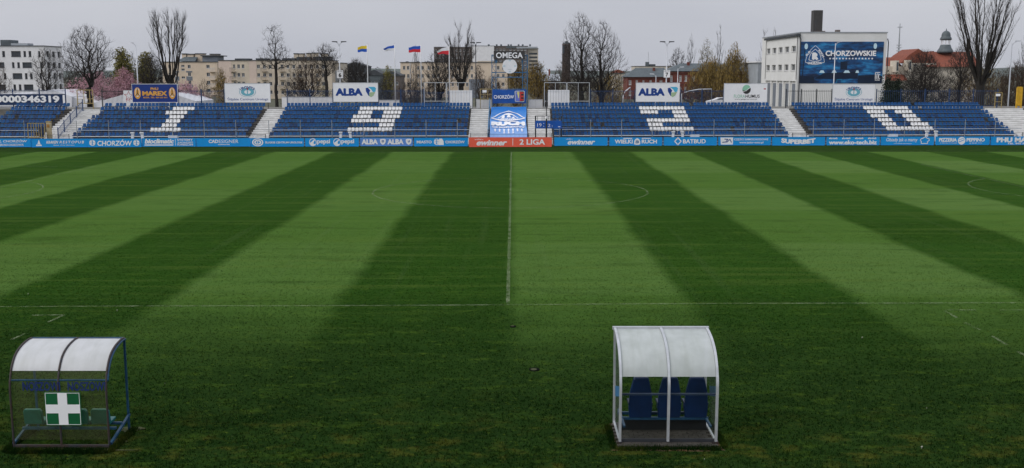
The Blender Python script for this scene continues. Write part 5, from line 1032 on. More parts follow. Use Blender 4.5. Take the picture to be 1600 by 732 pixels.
Y = 520.0; t = thing('distant_hall', 'distant cream flat hall above the brick wing', 'building', (S0(1020, Y), Y, -.06)); front(t, Y, 992, 1050, 104, [(994+6*i, 998+6*i, 109, 112) for i in range(9)], 'cream_wall'); shell(t, Y, 992, 1050, 104, 15, 'cream_wall'); pbox(t, 'roof_hut', Y, 1011, 1016, 97, 104, 3, 'lead_grey', 4); pbox(t, 'roof_hut', Y, 1017, 1026, 100.5, 104, 3, 'roof_dark', 4); MB().bar((S0(1014.5, Y), Y+5, zz_(98, Y)), (S0(1014.5, Y), Y+5, zz_(81, Y)), .12).build('antenna', MATS['grey_steel'], t)
for px0, px1, py, l in ((958, 976, 110, 'distant house with a dull red roof left of the brick wing'), (1176, 1187, 108, 'small cream gabled house right of the willows')):
    Y = 400.0; t = thing('small_house', l, 'house', (S0((px0+px1)/2, Y), Y, -.06)); w_, a, c = front(t, Y, px0, px1, py+5, [(px0+3, px0+5, py+10, py+15), (px1-5, px1-3, py+10, py+15)], 'cream_wall'); shell(t, Y, px0, px1, py+5.3, 9, 'cream_wall'); MB().poly_y([(a.x-.4, a.z+.2), (c.x+.4, a.z+.2), ((a.x+c.x)/2, zz_(py-1, Y))], Y-.3, Y+9.4).build('gable_roof', MATS['tile_orange' if px0 < 1000 else 'roof_dark'], t)
Y = 215.0; t = thing('metal_hall', 'grey ribbed metal hall left of the white building', 'building', (S0(1191, Y), Y, -.06)); a = P(1184.5, 98, Y); c = P(1200, 98, Y); 
MB().box(a.x, c.x, Y+.05, Y+14, -.06, a.z).build('wall', MATS['zinc'], t); MB().box(a.x-.3, c.x+.2, Y-.2, Y+14.2, a.z, a.z+.25).build('roof', MATS['white_paint'], t)
for i in range(8): x = a.x+(c.x-a.x)*(i+.2)/8; MB().box(x, x+.12, Y, Y+.06, -.06, a.z-.01).build('rib', MATS['zinc'], t)

# ------------------------------------------------------------------ white stadium building with the mural
Y = 185.0; xc = S0(1247.5, Y); xr = S0(1383, Y); t = thing('white_building', 'white stadium building with a large blue mural on its gable', 'building', ((xc+xr)/2, Y, -.06)); D = t
zt = zz_(51.5, Y); L = 23.0
MB().box(xc, xr, Y, Y+L*1.2, -.06, zt).build('gable_block', mat('building_white', (.76, .76, .745), .85, .12, .35, c2=(.67, .67, .65), detail=7), t)
MB().box(xc-.1, xr+.1, Y-.12, Y+L*1.2+.1, zt, zt+.14).build('coping', MATS['zinc'], t)
Zs = zz_(57, Y); xs = xc-.35
wz = [(zz_(81, Y), zz_(71.6, Y)), (zz_(110.5, Y), zz_(100.5, Y))]
def yy_at(px): return xs*F/((px-800))/1.0/CT*1.0
ys = [Y+ (L*(k_+.5)/5)+.2 for k_ in range(5)]
zc = zz_(125, Y); xw = 3.2
facade(t, (xs, Y+L, zc), (0, -1, 0), (-1, 0, 0), L, Zs-zc, [(L-(yv-Y)-1.45, L-(yv-Y)+1.45, z0-zc, z1-zc) for yv in ys for z0, z1 in wz], 'building_white', 'frame_white', .3)
MB().box(xs, xc-.004, Y-.0+.004, Y+L, zc-.25, zc).build('arcade_beam', MATS['building_white'], t); MB().box(xs, xc-.01, Y+.01, Y+.4, zc, Zs-.01).box(xs, xc-.01, Y+L-.4, Y+L-.01, zc, Zs-.01).build('side_return', MATS['building_white'], t)
MB().add([(xs-.35, Y-.3, Zs), (xc+.1, Y-.3, Zs), (xc+.1, Y+L+.4, Zs), (xs-.35, Y+L+.4, Zs), (xs-.35, Y-.3, Zs+.35), (xc-.02, Y-.3, Zs+.5), (xc-.02, Y+L+.4, Zs+.5), (xs-.35, Y+L+.4, Zs+.35)], [(0,3,2,1),(4,5,6,7),(0,1,5,4),(1,2,6,5),(2,3,7,6),(3,0,4,7)]).build('side_roof', MATS['roof_dark'], t)
for k_ in range(6): yv = Y+.25+(L-.5)*k_/5; MB().box(xs+.02, xs+.32, yv-.22, yv+.22, -.06, zc-.25).build('pillar', MATS['building_white'], t)
for k_ in range(5): MB().box(xc-.08, xc-.01, Y+L*k_/5+.9, Y+L*(k_+1)/5-.9, -.06, zc-.7).build('recess_door', MATS['panel_grey'], t)
for x, dx in ((xc+.0, 1), (xr+.1, 1)): MB().tube([(x-.05, Y-.12, zt-1.0 if x > xc+1 else Zs), (x+.12, Y-.14, (zt-1.6) if x > xc+1 else Zs-.5), (x+.12, Y-.14, -.06)], .09, 6).build('downpipe', MATS['dark_steel'], t)
pbox(t, 'chimney_stack', Y, 1287.5, 1302, 13, 51, 1.7, 'sign_charcoal', 6); pbox(t, 'chimney_foot', Y, 1288, 1305, 46.5, 51.2, 2.2, 'brown_wall', 5.8); pbox(t, 'vent_box', Y, 1321, 1327, 45, 51.2, 1, 'brown_wall', 5); pbox(t, 'vent_box', Y, 1272, 1278, 49.5, 51.2, 1, 'lead_grey', 5)
ax = S0(1271.5, Y+4); MB().bar((ax, Y+4, zt), (ax, Y+4, zz_(31, Y+4)), .07).bar((ax-.5, Y+4, zz_(34, Y+4)), (ax+.5, Y+4, zz_(34, Y+4)), .06).bar((ax-.3, Y+4, zz_(37, Y+4)), (ax+.3, Y+4, zz_(37, Y+4)), .05).build('aerial', MATS['dark_steel'], t)
def mural_mat():
    m = bpy.data.materials.new('mural_print'); m.use_nodes = True; n = m.node_tree.nodes; l = m.node_tree.links; b = n['Principled BSDF']; b.inputs['Roughness'].default_value = .5
    g = n.new('ShaderNodeNewGeometry'); mp_ = n.new('ShaderNodeMapping'); mp_.inputs['Scale'].default_value = (.45, 1, 1.5); l.new(g.outputs['Position'], mp_.inputs[0]); no = n.new('ShaderNodeTexNoise'); no.inputs['Scale'].default_value = .9; no.inputs['Detail'].default_value = 7; no.inputs['Roughness'].default_value = .62; l.new(mp_.outputs[0], no.inputs['Vector'])
    r = n.new('ShaderNodeValToRGB'); e = r.color_ramp.elements; e[0].position = .36; e[0].color = (.002, .012, .045, 1); e[1].position = .76; e[1].color = (.03, .34, .70, 1); q = e.new(.52); q.color = (.003, .07, .22, 1); l.new(no.outputs['Fac'], r.inputs[0]); l.new(r.outputs[0], b.inputs['Base Color']); MATS['mural_print'] = m
mural_mat(); Ym = Y-.08; mu = thing('mural', 'dark blue night-stadium mural with white crest, lettering and stars', 'mural', (S0(1313, Ym), Ym, zz_(130, Ym)))
k = 5.632; MX = lambda v: S0(1180+v/k, Ym); MZ = lambda v: zz_(40+v/k, Ym)
MB().box(MX(384), MX(1118), Ym, Y-.004, MZ(510), MZ(143)).build('panel', MATS['mural_print'], mu); PM = lambda v, w, y=Ym-.02: (MX(v), y, MZ(w))
for cx_, w_ in ((438, 185), (1043, 182)): disc(cx_, w_, 15, 26, 0, mat('mural_glow', (.55, .75, .85), .5, .1, 2), mu, 'floodlight_print', plane=PM)
crest_out = arc(430, 320, 519, 175, 0, 12); 
def bul(x0, z0, x1, z1, b, n=12):
    d = Vector((x1-x0, z1-z0)); nn = Vector((-d.y, d.x)).normalized(); return [(x0+d.x*i/n+nn.x*b*math.sin(math.pi*i/n), z0+d.y*i/n+nn.y*b*math.sin(math.pi*i/n)) for i in range(n+1)]
def tri(s, cy=250): 
    f_ = lambda p: (519+(p[0]-519)*s, 265+(p[1]-265)*s)
    return [f_(p) for p in bul(434, 325, 519, 176, -20)+bul(519, 176, 605, 325, -20)+bul(605, 325, 434, 325, -22)]
flat(tri(1.0), 0, MATS['white_print'], mu, 'crest', lambda v, w: PM(v, w, Ym-.015)); mb_ = mat('mural_blue', (.01, .09, .26), .5, .1, 2); flat(tri(.95), 0, mb_, mu, 'crest', lambda v, w: PM(v, w, Ym-.025)); flat(tri(.66), 0, MATS['white_print'], mu, 'crest', lambda v, w: PM(v, w, Ym-.035)); flat(tri(.60), 0, mb_, mu, 'crest', lambda v, w: PM(v, w, Ym-.045))
PM2 = lambda v, w: PM(v, w, Ym-.06)
text('R', 492, 550, 305, 238, 0, MATS['white_print'], mu, bold=.12, plane=PM2); text('CHORZÓW', 455, 583, 342, 317, 0, MATS['white_print'], mu, bold=.05, plane=PM2); text('K.S.', 0, 1, 0, 1, 0, MATS['white_print'], mu, bold=.04, plane=lambda a, b: PM2(450+a*34+b*-16, 272-a*42-b*12)); text('RUCH', 0, 1, 0, 1, 0, MATS['white_print'], mu, bold=.04, plane=lambda a, b: PM2(543+a*42+b*16, 222+a*62-b*12))
text('CHORZOWSKIE', 609, 1053, 270, 222, 0, MATS['white_print'], mu, bold=.04, plane=PM2)
for i in range(14): flat(star(651+i*28.4, 292, 11), 0, MATS['white_print'], mu, 'star', lambda v, w: PM2(v, 584-w))
flats(stroke([(1056, 470), (1056, 415), (1096, 415)], 6)+stroke([(1068, 470), (1068, 430), (1080, 425), (1080, 470)], 5)+stroke([(1097, 430), (1086, 435), (1086, 465), (1097, 470)], 5), 0, MATS['white_print'], mu, 'monogram', PM2); text('MOSIR', 1054, 1098, 487, 476, 0, MATS['white_print'], mu, bold=.02, plane=PM2)
for a_, w_ in ((585, 50), (692, 45), (803, 60), (895, 34)): flat([(a_-w_/2, 418), (a_-w_*.25, 396), (a_+w_*.25, 396), (a_+w_/2, 418)], 0, MATS['mural_glow'], mu, 'stand_light_print', PM2)
flats([[(520, 470), (600, 420), (900, 405), (905, 470)], [(384, 440), (520, 450), (520, 508), (384, 508)], [(905, 440), (1050, 435), (1117, 445), (1117, 508), (905, 508)], [(745, 320), (805, 320), (805, 390), (745, 390)], [(425, 210), (431, 210), (418, 445), (410, 445)]], 0, mat('mural_dark', (.003, .014, .04), .5, .2, 1), mu, 'stand_print', lambda v, w: PM(v, w, Ym-.02)); flats(stroke([(718, 505), (720, 476), (762, 476), (764, 505)], 5), 0, mat('mural_cyan', (.02, .25, .45), .5, .1, 2), mu, 'goal_print', PM2)

# ------------------------------------------------------------------ red-roofed school with turret, mast
Y = 300.0; k = 5.42; X = lambda v: S0(1370+v/k, Y); Z = lambda v: zz_(30+v/k, Y)
t = thing('red_roof_school', 'large building with orange tiled roofs right of the white building', 'building', (X(400), Y, -.06))
MB().box(X(60), X(900), Y+2, Y+30, -.06, Z(400)).build('wall', MATS['cream_wall'], t)
MB().poly_x([(Y-1, Z(520)), (Y+10, Z(335)), (Y+20, Z(520))], X(60), X(250)).build('tiled_roof', MATS['tile_orange'], t)
MB().poly_x([(Y+6, Z(400)), (Y+14, Z(318)), (Y+22, Z(400))], X(100), X(280)).build('tiled_roof', MATS['tile_orange'], t)
MB().poly_y([(X(228), Z(372)), (X(300), Z(300)), (X(375), Z(250)), (X(435), Z(285)), (X(500), Z(372))], Y+3, Y+16).build('gable_roof', MATS['tile_orange'], t)
MB().poly_x([(Y+1, Z(405)), (Y+9, Z(272)), (Y+20, Z(405))], X(425), X(900)).build('tiled_roof', MATS['tile_orange'], t)
facade(t, (X(240), Y+1.9, Z(520)), (1, 0, 0), (0, -1, 0), X(520)-X(240), Z(372)-Z(520), [(X(a)-X(240), X(a+28)-X(240), 1.2, 4.6) for a in (256, 330, 400, 470)], 'cream_wall', mull=1)
for px, a0, a1 in ((150, 352, 450), (256, 348, 440)): MB().box(X(px), X(px+24), Y-.8, Y+4, Z(a1), Z(a0)).build('dormer', MATS['cream_wall'], t); MB().box(X(px+5), X(px+19), Y-.88, Y-.81, Z(a1-12), Z(a0+14)).build('dormer_window', MATS['glass'], t)
for px in (88, 455, 560): MB().box(X(px), X(px+20), Y+9, Y+11, Z(360), Z(290 if px < 100 else 266)).build('chimney', MATS['brick_red'], t)
c = S0(1474.4, Y+8); Yd = Y+8; h = lambda v: zz_(30+v/k, Yd); tu = MB()
base = tu.lathe((c, Yd, 0), [(2.3, h(285)), (2.15, h(268)), (1.65, h(245)), (1.4, h(222)), (1.3, h(218))], 16).build('turret_base', MATS['lead_grey'], t, True)
for i in range(8): a_ = math.pi*2*(i+.5)/8; MB().bar((c+1.12*math.cos(a_), Yd+1.12*math.sin(a_), h(220)), (c+1.12*math.cos(a_), Yd+1.12*math.sin(a_), h(176)), .16).build('turret_column', MATS['white_paint'], t)
MB().lathe((c, Yd, 0), [(1.35, h(180)), (1.66, h(174)), (1.5, h(160)), (1.25, h(150)), (1.25, h(140)), (1.15, h(125)), (.92, h(112)), (.55, h(103)), (.2, h(99)), (.12, h(96)), (.1, h(82))], 20).build('turret_dome', MATS['lead_grey'], t, True)
Y = 520.0; x = S0(1402, Y); t = thing('radio_mast', 'tall thin radio mast right of the white building', 'mast', (x, Y, -.06)); zt = zz_(37, Y); MB().tube([(x, Y, -.06), (x, Y, zt*.6), (x, Y, zt)], [.5, .4, .15], 8).build('shaft', MATS['grey_steel'], t)
for py in (42, 70, 74, 79): MB().box(x-1.0, x+1.0, Y-.6, Y+.6, zz_(py+1.6, Y), zz_(py, Y)).build('antenna_panel', MATS['galv'], t)
# white membrane roofs and parked car behind the fence
for pts, l, Y in (([(-30, 153), (5, 146), (45, 147.5), (80, 140.5), (112, 151), (112, 168), (-30, 168)], 'white tent roof behind the long number board', 150), ([(106, 150), (148, 161), (148, 170), (106, 170)], 'white sloping tent roof behind the left yellow gate', 150.5), ([(143, 162), (197, 147), (215, 146), (215, 170), (143, 170)], 'white sloping tent roof left of the royal-blue hoarding', 150), ([(262, 146), (277, 149), (306, 158.5), (306, 170), (262, 170)], 'white sloping tent roof right of the royal-blue hoarding', 150)):
    w = [P(p[0], p[1], Y) for p in pts]; t = thing('tent_hall', l, 'tent', (sum(p.x for p in w)/len(w), Y, -.06)); zlo = min(p.z for p in w); top = [p for p in w if p.z > zlo+.05]
    MB().poly_y([(p.x, p.z) for p in w], Y, Y+9).build('membrane', MATS['tent_white'], t)
    for p in (w[-1], w[-2]): MB().bar((p.x, Y+.3, -.06), (p.x, Y+.3, p.z+.02), .12).bar((p.x, Y+8.5, -.06), (p.x, Y+8.5, p.z+.02), .12).build('post', MATS['galv'], t)
a = S(190, 158, YT+.1); sg = thing('star_sign', 'faint red star sign on the dark picket fence', 'sign', (a.x, YT+.12, TOPZ-.1), None, SH); c = S(201, 152, YT+.12)
flats(stroke(star(c.x, c.z+.15, .55)+[star(c.x, c.z+.15, .55)[0]], .05)+stroke([(c.x-.3, c.z-.55), (c.x-.3, c.z-.25), (c.x-.1, c.z-.4), (c.x+.1, c.z-.25), (c.x+.1, c.z-.55)], .05), YT+.16, MATS['logo_red'], sg, 'star_print'); MB().box(c.x-.62, c.x+.62, YT+.165, YT+.185, TOPZ-.1, c.z+.8).build('panel', MATS['white_paint'], sg)
Y = YB+5.5; xa = S(1106, 158, Y).x; t = thing('parked_car', 'white car parked behind the fence left of the leaf-logo hoarding', 'car', (xa+2, Y, TOPZ-.12), None, SH); g_ = TOPZ-.13; zc_ = S(1115, 153, Y).z-g_
pr = [(0, .35), (.05, .75), (.9, .95), (1.5, zc_), (2.9, zc_), (3.7, .98), (4.1, .9), (4.15, .35)]; MB().poly_y([(xa+p, g_+q_) for p, q_ in pr], Y, Y+1.7).build('body', MATS['white_paint'], t)
MB().poly_y([(xa+1.1, g_+.97), (xa+1.6, g_+zc_-.07), (xa+2.8, g_+zc_-.07), (xa+3.4, g_+.98)], Y-.01, Y+1.71).build('side_window', MATS['glass'], t)
for wx in (.8, 3.3):
    wl_ = MB().lathe((xa+wx, Y-.02, g_+.31), [(.31, 0), (.31, .2)], 18, 'y').build('wheel', MATS['dark_steel'], t); MB().lathe((xa+wx, Y-.035, g_+.31), [(.18, 0), (.19, .02)], 14, 'y').build('rim', MATS['galv'], wl_)
MB().box(xa-.01, xa+.03, Y+.1, Y+.4, g_+.6, g_+.75).build('headlight', MATS['galv'], t); MB().box(xa-.01, xa+.03, Y+1.3, Y+1.6, g_+.6, g_+.75).build('headlight', MATS['galv'], t)
def low_wall(l, px0, px1, py, Yv):
    a, c = S(px0, py, Yv), S(px1, py, Yv); t = thing('low_wall', l, 'wall', ((a.x+c.x)/2, Yv, TOPZ-.15), 'low white walls behind the fences', SH); n = max(2, int((c.x-a.x)/2))
    for i in range(n): MB().box(a.x+(c.x-a.x)*i/n+.01, a.x+(c.x-a.x)*(i+1)/n-.01, Yv, Yv+.25, TOPZ-.2, a.z).build('panel', MATS['white_paint'], t)
    MB().box(a.x, c.x, Yv-.03, Yv+.28, a.z, a.z+.06).build('coping', MATS['galv'], t)
low_wall('low white wall behind the fence left of the hoarding above the nine', 440, 520, 152.5, YB+6); low_wall('low white wall behind the two left flagpoles', 592, 624, 157.3, YB+6); low_wall('low white wall beside the left yellow gate by the clock', 744, 768, 156, YB+2); low_wall('low white kerb wall right of the clock tower', 826, 848, 156.5, YB+2)

# ------------------------------------------------------------------ trees and shrubs
def grow(pts, trunk, bf, down):
    """connect scattered crown points to the trunk, trading wire length against path length"""
    pos = [np.array(p, float) for p in trunk]; par = [-1]+list(range(len(trunk)-1)); pl = [0.0]
    for i in range(1, len(trunk)): pl.append(pl[-1]+float(np.linalg.norm(pos[i]-pos[i-1])))
    U = np.array(pts); n = len(U); best = np.full(n, 1e9); bp = np.zeros(n, int); alive = np.ones(n, bool)
    def relax(j):
        d = U-pos[j]; ln = np.sqrt((d*d).sum(1)); c = ln+bf*pl[j]+down*np.maximum(0, -d[:, 2])+.25*np.maximum(0, ln*.35-d[:, 2])
        b = c < best; best[b] = c[b]; bp[b] = j
    for j in range(1, len(pos)): relax(j)
    for _ in range(n):
        i = int(np.argmin(np.where(alive, best, 1e12))); alive[i] = False; j = bp[i]
        pos.append(U[i]); par.append(j); pl.append(pl[j]+float(np.linalg.norm(U[i]-pos[j]))); relax(len(pos)-1)
    return np.array(pos), np.array(par)
def tree(label, px, ptop, pbase_, wpx, Y, prof, n=900, bf=.35, trunk_r=.3, trunk_to=.45, twigs=3, tl=1.0, tr=.012, mt='bark', mc='twig', leaf=None, nl=0, ls=.12, hang=0.0, seed=1, name='bare_tree', cat='tree', group='trees behind the stand', up=.5, down=.8, stems=1, gz0=None, lean=0.0, cb=None, e=2.3, spread=1.0, leafspread=.35):
    r = np.random.default_rng(seed); gz0 = (-.06 if Y > YB+14 else TOPZ-.15) if gz0 is None else gz0
    bx = P(px, 120, Y).x; z1 = P(px, ptop, Y).z; Hh = z1-gz0; hw = wpx/2*Y/F
    t = thing(name, label, cat, (bx, Y, gz0), group)
    cb = (0.0 if prof in (BUSH, CONE) or Y > 172 else .26) if cb is None else cb
    prof = [(cb+(1-cb)*p[0], p[1]) for p in prof]; trunk_to = cb+(1-cb)*trunk_to; n = int(n*.85); tr = tr*.85
    pt = np.array([p[0] for p in prof]); pr = np.array([p[1] for p in prof])
    tt = r.random(n*6)*(pt[-1]-pt[0])+pt[0]; rad = np.interp(tt, pt, pr); keep = r.random(n*6) < (rad/max(pr))**1.6+.02; tt = tt[keep][:n]; rad = rad[keep][:n]
    a = r.random(len(tt))*2*np.pi; rr_ = np.sqrt(r.random(len(tt)))*rad*hw
    lump = 1+.22*np.sin(a*3+tt*9+seed)+.15*np.sin(a*5-tt*17)
    pts = np.stack([bx+rr_*lump*np.cos(a)+lean*hw*tt, Y+rr_*lump*np.sin(a)*.85, gz0+Hh*tt], 1)
    nt = 7; trunk = [(bx+(r.random()-.5)*.012*Hh*k/nt*3+lean*hw*trunk_to*k/nt, Y+(r.random()-.5)*.012*Hh, gz0-.1+(Hh*trunk_to)*k/nt) for k in range(nt+1)]
    pos, par = grow(pts, trunk, bf, down); N = len(pos)
    cnt = np.zeros(N); kids = np.zeros(N, int)
    for i in range(1, N): kids[par[i]] += 1
    w = np.where(kids == 0, 1.0, 0.0)
    for i in range(N-1, 0, -1): w[par[i]] += w[i]
    w = np.maximum(w, 1); R = tr*1.2*w**(1/e); k_ = trunk_r/R[0]; R = np.maximum(R*np.where(w > 3, np.clip(k_, .3, 4)**np.clip(np.log(w)/np.log(w[0]), 0, 1), 1), tr*.9)
    R[0] *= 1.25
    tm, cm = MB(), []
    for i in range(1, N):
        a_, b_ = pos[par[i]], pos[i]; ra, rb = min(R[par[i]], R[i]*1.35), R[i]
        if R[i] > .055:
            ln = np.linalg.norm(b_-a_); m1 = (a_+b_)/2+(r.random(3)-.5)*ln*.10; tm.tube([a_, m1, b_], [ra, (ra+rb)/2, rb], 6 if R[i] > .12 else 4, False)
        else:
            d = b_-a_; ln = np.linalg.norm(d)+1e-6; u_ = np.cross(d, (.3, .7, .2)); u_ /= np.linalg.norm(u_)+1e-9; v_ = np.cross(d/ln, u_)
            m1 = (a_+b_)/2+(u_*(r.random()-.5)+v_*(r.random()-.5))*ln*.22
            for p, q, r0, r1 in ((a_, m1, ra, (ra+rb)/2), (m1, b_, (ra+rb)/2, rb)):
                c0 = [p+(u_*math.cos(s)+v_*math.sin(s))*r0 for s in (0, 2.09, 4.19)]; c1 = [q+(u_*math.cos(s)+v_*math.sin(s))*r1 for s in (0, 2.09, 4.19)]
                for s in range(3): cm += [c0[s], c0[(s+1) % 3], c1[(s+1) % 3], c0[s], c1[(s+1) % 3], c1[s]]
    # twigs at ends and along thin branches
    tips = np.where((R < .05))[0]; tips = tips[tips > nt]; base = np.repeat(tips, twigs); M = len(base)
    if M:
        d = pos[base]-pos[par[base]]; d /= np.linalg.norm(d, axis=1, keepdims=True)+1e-9
        dd = d*.7+(r.random((M, 3))-.5)*1.5*spread+np.array([0, 0, up]); dd /= np.linalg.norm(dd, axis=1, keepdims=True); L = tl*(.4+.8*r.random(M))[:, None]
        s0 = pos[par[base]]+(pos[base]-pos[par[base]])*r.random((M, 1)); mid = s0+dd*L*.5+(r.random((M, 3))-.5)*.12*tl; dd2 = dd+np.array([0, 0, up*.6]); end = mid+dd2/np.linalg.norm(dd2, axis=1, keepdims=True)*L*.5
        u_ = np.cross(dd, np.array([.31, .2, .9])); u_ /= np.linalg.norm(u_, axis=1, keepdims=True)+1e-9; v_ = np.cross(dd, u_)
        tri = []
        for s in range(3):
            A = s0+(u_*math.cos(2.09*s)+v_*math.sin(2.09*s))*tr*.8; B = s0+(u_*math.cos(2.09*(s+1))+v_*math.sin(2.09*(s+1)))*tr*.8; C_ = mid+(u_*math.cos(2.09*s)+v_*math.sin(2.09*s))*tr*.5; E_ = mid+(u_*math.cos(2.09*(s+1))+v_*math.sin(2.09*(s+1)))*tr*.5
            tri += [A, B, E_, A, E_, C_, C_, E_, end]
        cm2 = np.stack(tri, 1).reshape(-1, 3)
        allv = np.concatenate([np.array(cm).reshape(-1, 3), cm2]) if cm else cm2
    else: allv = np.array(cm).reshape(-1, 3)
    if tm.v: tm.build('trunk', MATS[mt], t, True)
    cr_ = soup('crown', allv, 3, mc, t)
    if leaf:
        pool = end if M else pos; ix = r.integers(0, len(pool), nl); c = pool[ix]+(r.random((nl, 3))-.5)*2*leafspread; 
        if hang: c[:, 2] -= r.random(nl)**1.2*hang; c[:, 2] = np.maximum(c[:, 2], gz0+.6)
        s1 = (r.random((nl, 3))-.5); s1 /= np.linalg.norm(s1, axis=1, keepdims=True); s2 = np.cross(s1, r.random((nl, 3))-.5); s2 /= np.linalg.norm(s2, axis=1, keepdims=True)+1e-9; sz = ls*(.5+r.random((nl, 1)))
        if hang: s1 = s1*.25+np.array([0, 0, -1.0]); sz2 = sz*2.4
        else: sz2 = sz
        q = np.stack([c-s1*sz2*.5-s2*sz*.35, c+s1*sz2*.5-s2*sz*.2, c+s1*sz2*.6+s2*sz*.35, c-s1*sz2*.4+s2*sz*.3], 1); soup('leaves' if leaf != 'blossom' else 'blossoms', q, 4, leaf, t)
    return t
ROUND = [(.22, .35), (.34, .75), (.5, 1), (.68, .95), (.84, .7), (.95, .38), (1, .1)]
OPEN = [(.18, .2), (.3, .6), (.45, .95), (.6, 1), (.78, .8), (.92, .5), (1, .2)]
VASE = [(.34, .12), (.45, .3), (.6, .62), (.75, .95), (.86, 1), (.94, .8), (.98, .45)]
POPLAR = [(.12, .35), (.25, .75), (.4, 1), (.6, .9), (.8, .6), (.93, .3), (1, .06)]
SLIM = [(.1, .5), (.3, 1), (.6, .95), (.82, .6), (1, .08)]
BUSH = [(.04, .5), (.2, .9), (.45, 1), (.7, .85), (.88, .5), (1, .12)]
CONE = [(.03, .8), (.12, 1), (.4, .72), (.7, .4), (1, .03)]
def fan_tree(label, px, ptop, psplit, wpx, Y, limbs, trunk_r, seed, name, curve=.75, sec=9, sl=2.4, tw=9, tl=.9, tr=.012, rmin=.25, taper=.2, group='trees behind the stand'):
    """poplar habit: a short bole splitting into rising limbs, each carrying steep side shoots and fine upright twigs"""
    r = np.random.default_rng(seed); gz0 = -.06 if Y > YB+14 else TOPZ-.15; bx = P(px, 120, Y).x; z1 = P(px, ptop, Y).z; zs = P(px, psplit, Y).z; hw = wpx/2*Y/F
    t = thing(name, label, 'tree', (bx, Y, gz0), group); tm = MB(); tm.tube([(bx, Y, gz0-.1), (bx+.03, Y, (gz0+zs)/2), (bx, Y, zs+.4)], [trunk_r*1.25, trunk_r, trunk_r*.85], 9, False); segs = []; tips = []
    for k in range(limbs):
        a = 2*math.pi*(k+.6*r.random())/limbs; q = .25+.75*math.sqrt((k*7 % limbs+.5)/limbs); top = zs+(z1-zs)*(.97-taper*q*(.5+.7*r.random())); R = hw*q*(.85+.25*r.random()); st = np.array([bx+math.cos(a)*trunk_r*.5, Y+math.sin(a)*trunk_r*.5, zs-(zs-gz0)*.18*r.random()])
        pts = []; n = 9
        for i in range(n+1):
            u_ = i/n; pts.append(st+np.array([math.cos(a)*R*u_**curve, math.sin(a)*R*.8*u_**curve, (top-st[2])*u_])+(r.random(3)-.5)*.22*(u_ > 0)*np.array([1, 1, .3]))
        r0 = trunk_r*(.20+.16*r.random()); tm.tube(pts, [r0*(1-u_/n*.88)+.01 for u_ in range(n+1)], 6, False)
        for j in range(sec):
            u_ = rmin+(1-rmin)*(j+r.random())/sec; i = min(n-1, int(u_*n)); p = pts[i]+(pts[i+1]-pts[i])*(u_*n-i); d = pts[i+1]-pts[i]; d /= np.linalg.norm(d); b_ = a+(r.random()-.5)*4.2
            d = d*1.0+np.array([math.cos(b_), math.sin(b_), .15])*(.35+.45*r.random()); d /= np.linalg.norm(d); L = sl*(.5+.8*r.random())*(1.15-.6*u_); m_ = p+d*L*.5+(r.random(3)-.5)*.15; e_ = m_+(d+np.array([0, 0, .45]))/np.linalg.norm(d+np.array([0, 0, .45]))*L*.5; e_[2] = min(e_[2], z1-.3)
            segs += [(p, m_, .032*(1.2-.6*u_), .020), (m_, e_, .020, .010)]; tips += [(p, m_), (m_, e_), (m_, e_)]
        tips += [(pts[-3], pts[-2]), (pts[-2], pts[-1]), (pts[-2], pts[-1])]
    tri = []
    def stick(p, q, ra, rb):
        d = q-p; u_ = np.cross(d, (.3, .71, .2)); u_ /= np.linalg.norm(u_)+1e-9; v_ = np.cross(d, u_); v_ /= np.linalg.norm(v_)+1e-9
        c0 = [p+(u_*math.cos(x)+v_*math.sin(x))*ra for x in (0, 2.09, 4.19)]; c1 = [q+(u_*math.cos(x)+v_*math.sin(x))*rb for x in (0, 2.09, 4.19)]
        for x in range(3): tri.extend((c0[x], c0[(x+1) % 3], c1[(x+1) % 3], c0[x], c1[(x+1) % 3], c1[x]))
    for sg_ in segs: stick(*sg_)
    for p, q in tips:
        for _ in range(tw):
            o_ = p+(q-p)*r.random(); d = (q-p)/np.linalg.norm(q-p)*.8+(r.random(3)-.5)*1.1+np.array([0, 0, .5]); d /= np.linalg.norm(d); L = tl*(.35+.9*r.random()); m_ = o_+d*L*.5; e_ = m_+(d+np.array([0, 0, .5]))*L*.42; stick(o_, m_, tr, tr*.7); stick(m_, e_, tr*.7, tr*.3)
    tm.build('trunk', MATS['bark'], t, True); soup('crown', tri, 3, 'twig', t)
    return t
# left side
tree('dense brownish bare tree cut by the left edge', -4, 90, 160, 44, 152, BUSH, 900, .3, .22, .4, 3, .9, mc='twig_brown', seed=2)
tree('small bare tree before the white modern block', 73, 74, 160, 46, 158, ROUND, 900, .4, .2, .4, 3, .7, seed=3)
tree('large spreading bare tree left of the pollarded poplar', 138, 41, 160, 84, 150, OPEN, 1300, .5, .40, .12, 3, .9, cb=.36, tr=.013, seed=5)
tree('dark bare tree between the white block and the large spreading tree', 108, 92, 160, 34, 215, BUSH, 500, .3, .2, .4, 4, 1.3, tr=.016, seed=6)
tree('dark bare thicket tree behind the pink blossom', 150, 88, 160, 60, 240, BUSH, 600, .3, .2, .4, 4, 1.4, tr=.018, seed=61)
tree('yellow-green spring tree left of the lamp post', 193, 79, 160, 26, 260, ROUND, 600, .35, .25, .45, 4, 1.0, tr=.018, leaf='spring_leaf', nl=5000, ls=.26, seed=7, name='spring_tree')
tree('yellow-green spring tree right of the lamp post', 228, 85, 160, 26, 265, ROUND, 600, .35, .25, .45, 4, 1.0, tr=.018, leaf='spring_leaf', nl=4200, ls=.26, seed=8, name='spring_tree')
tree('thin grey bare tree behind the lamp post', 208, 80, 160, 20, 270, SLIM, 500, .5, .2, .4, 3, 1.2, tr=.016, mc='twig', seed=62)
tree('dark bare tree behind the royal-blue hoarding', 238, 83, 160, 46, 165, ROUND, 1100, .4, .25, .35, 4, .9, seed=9)
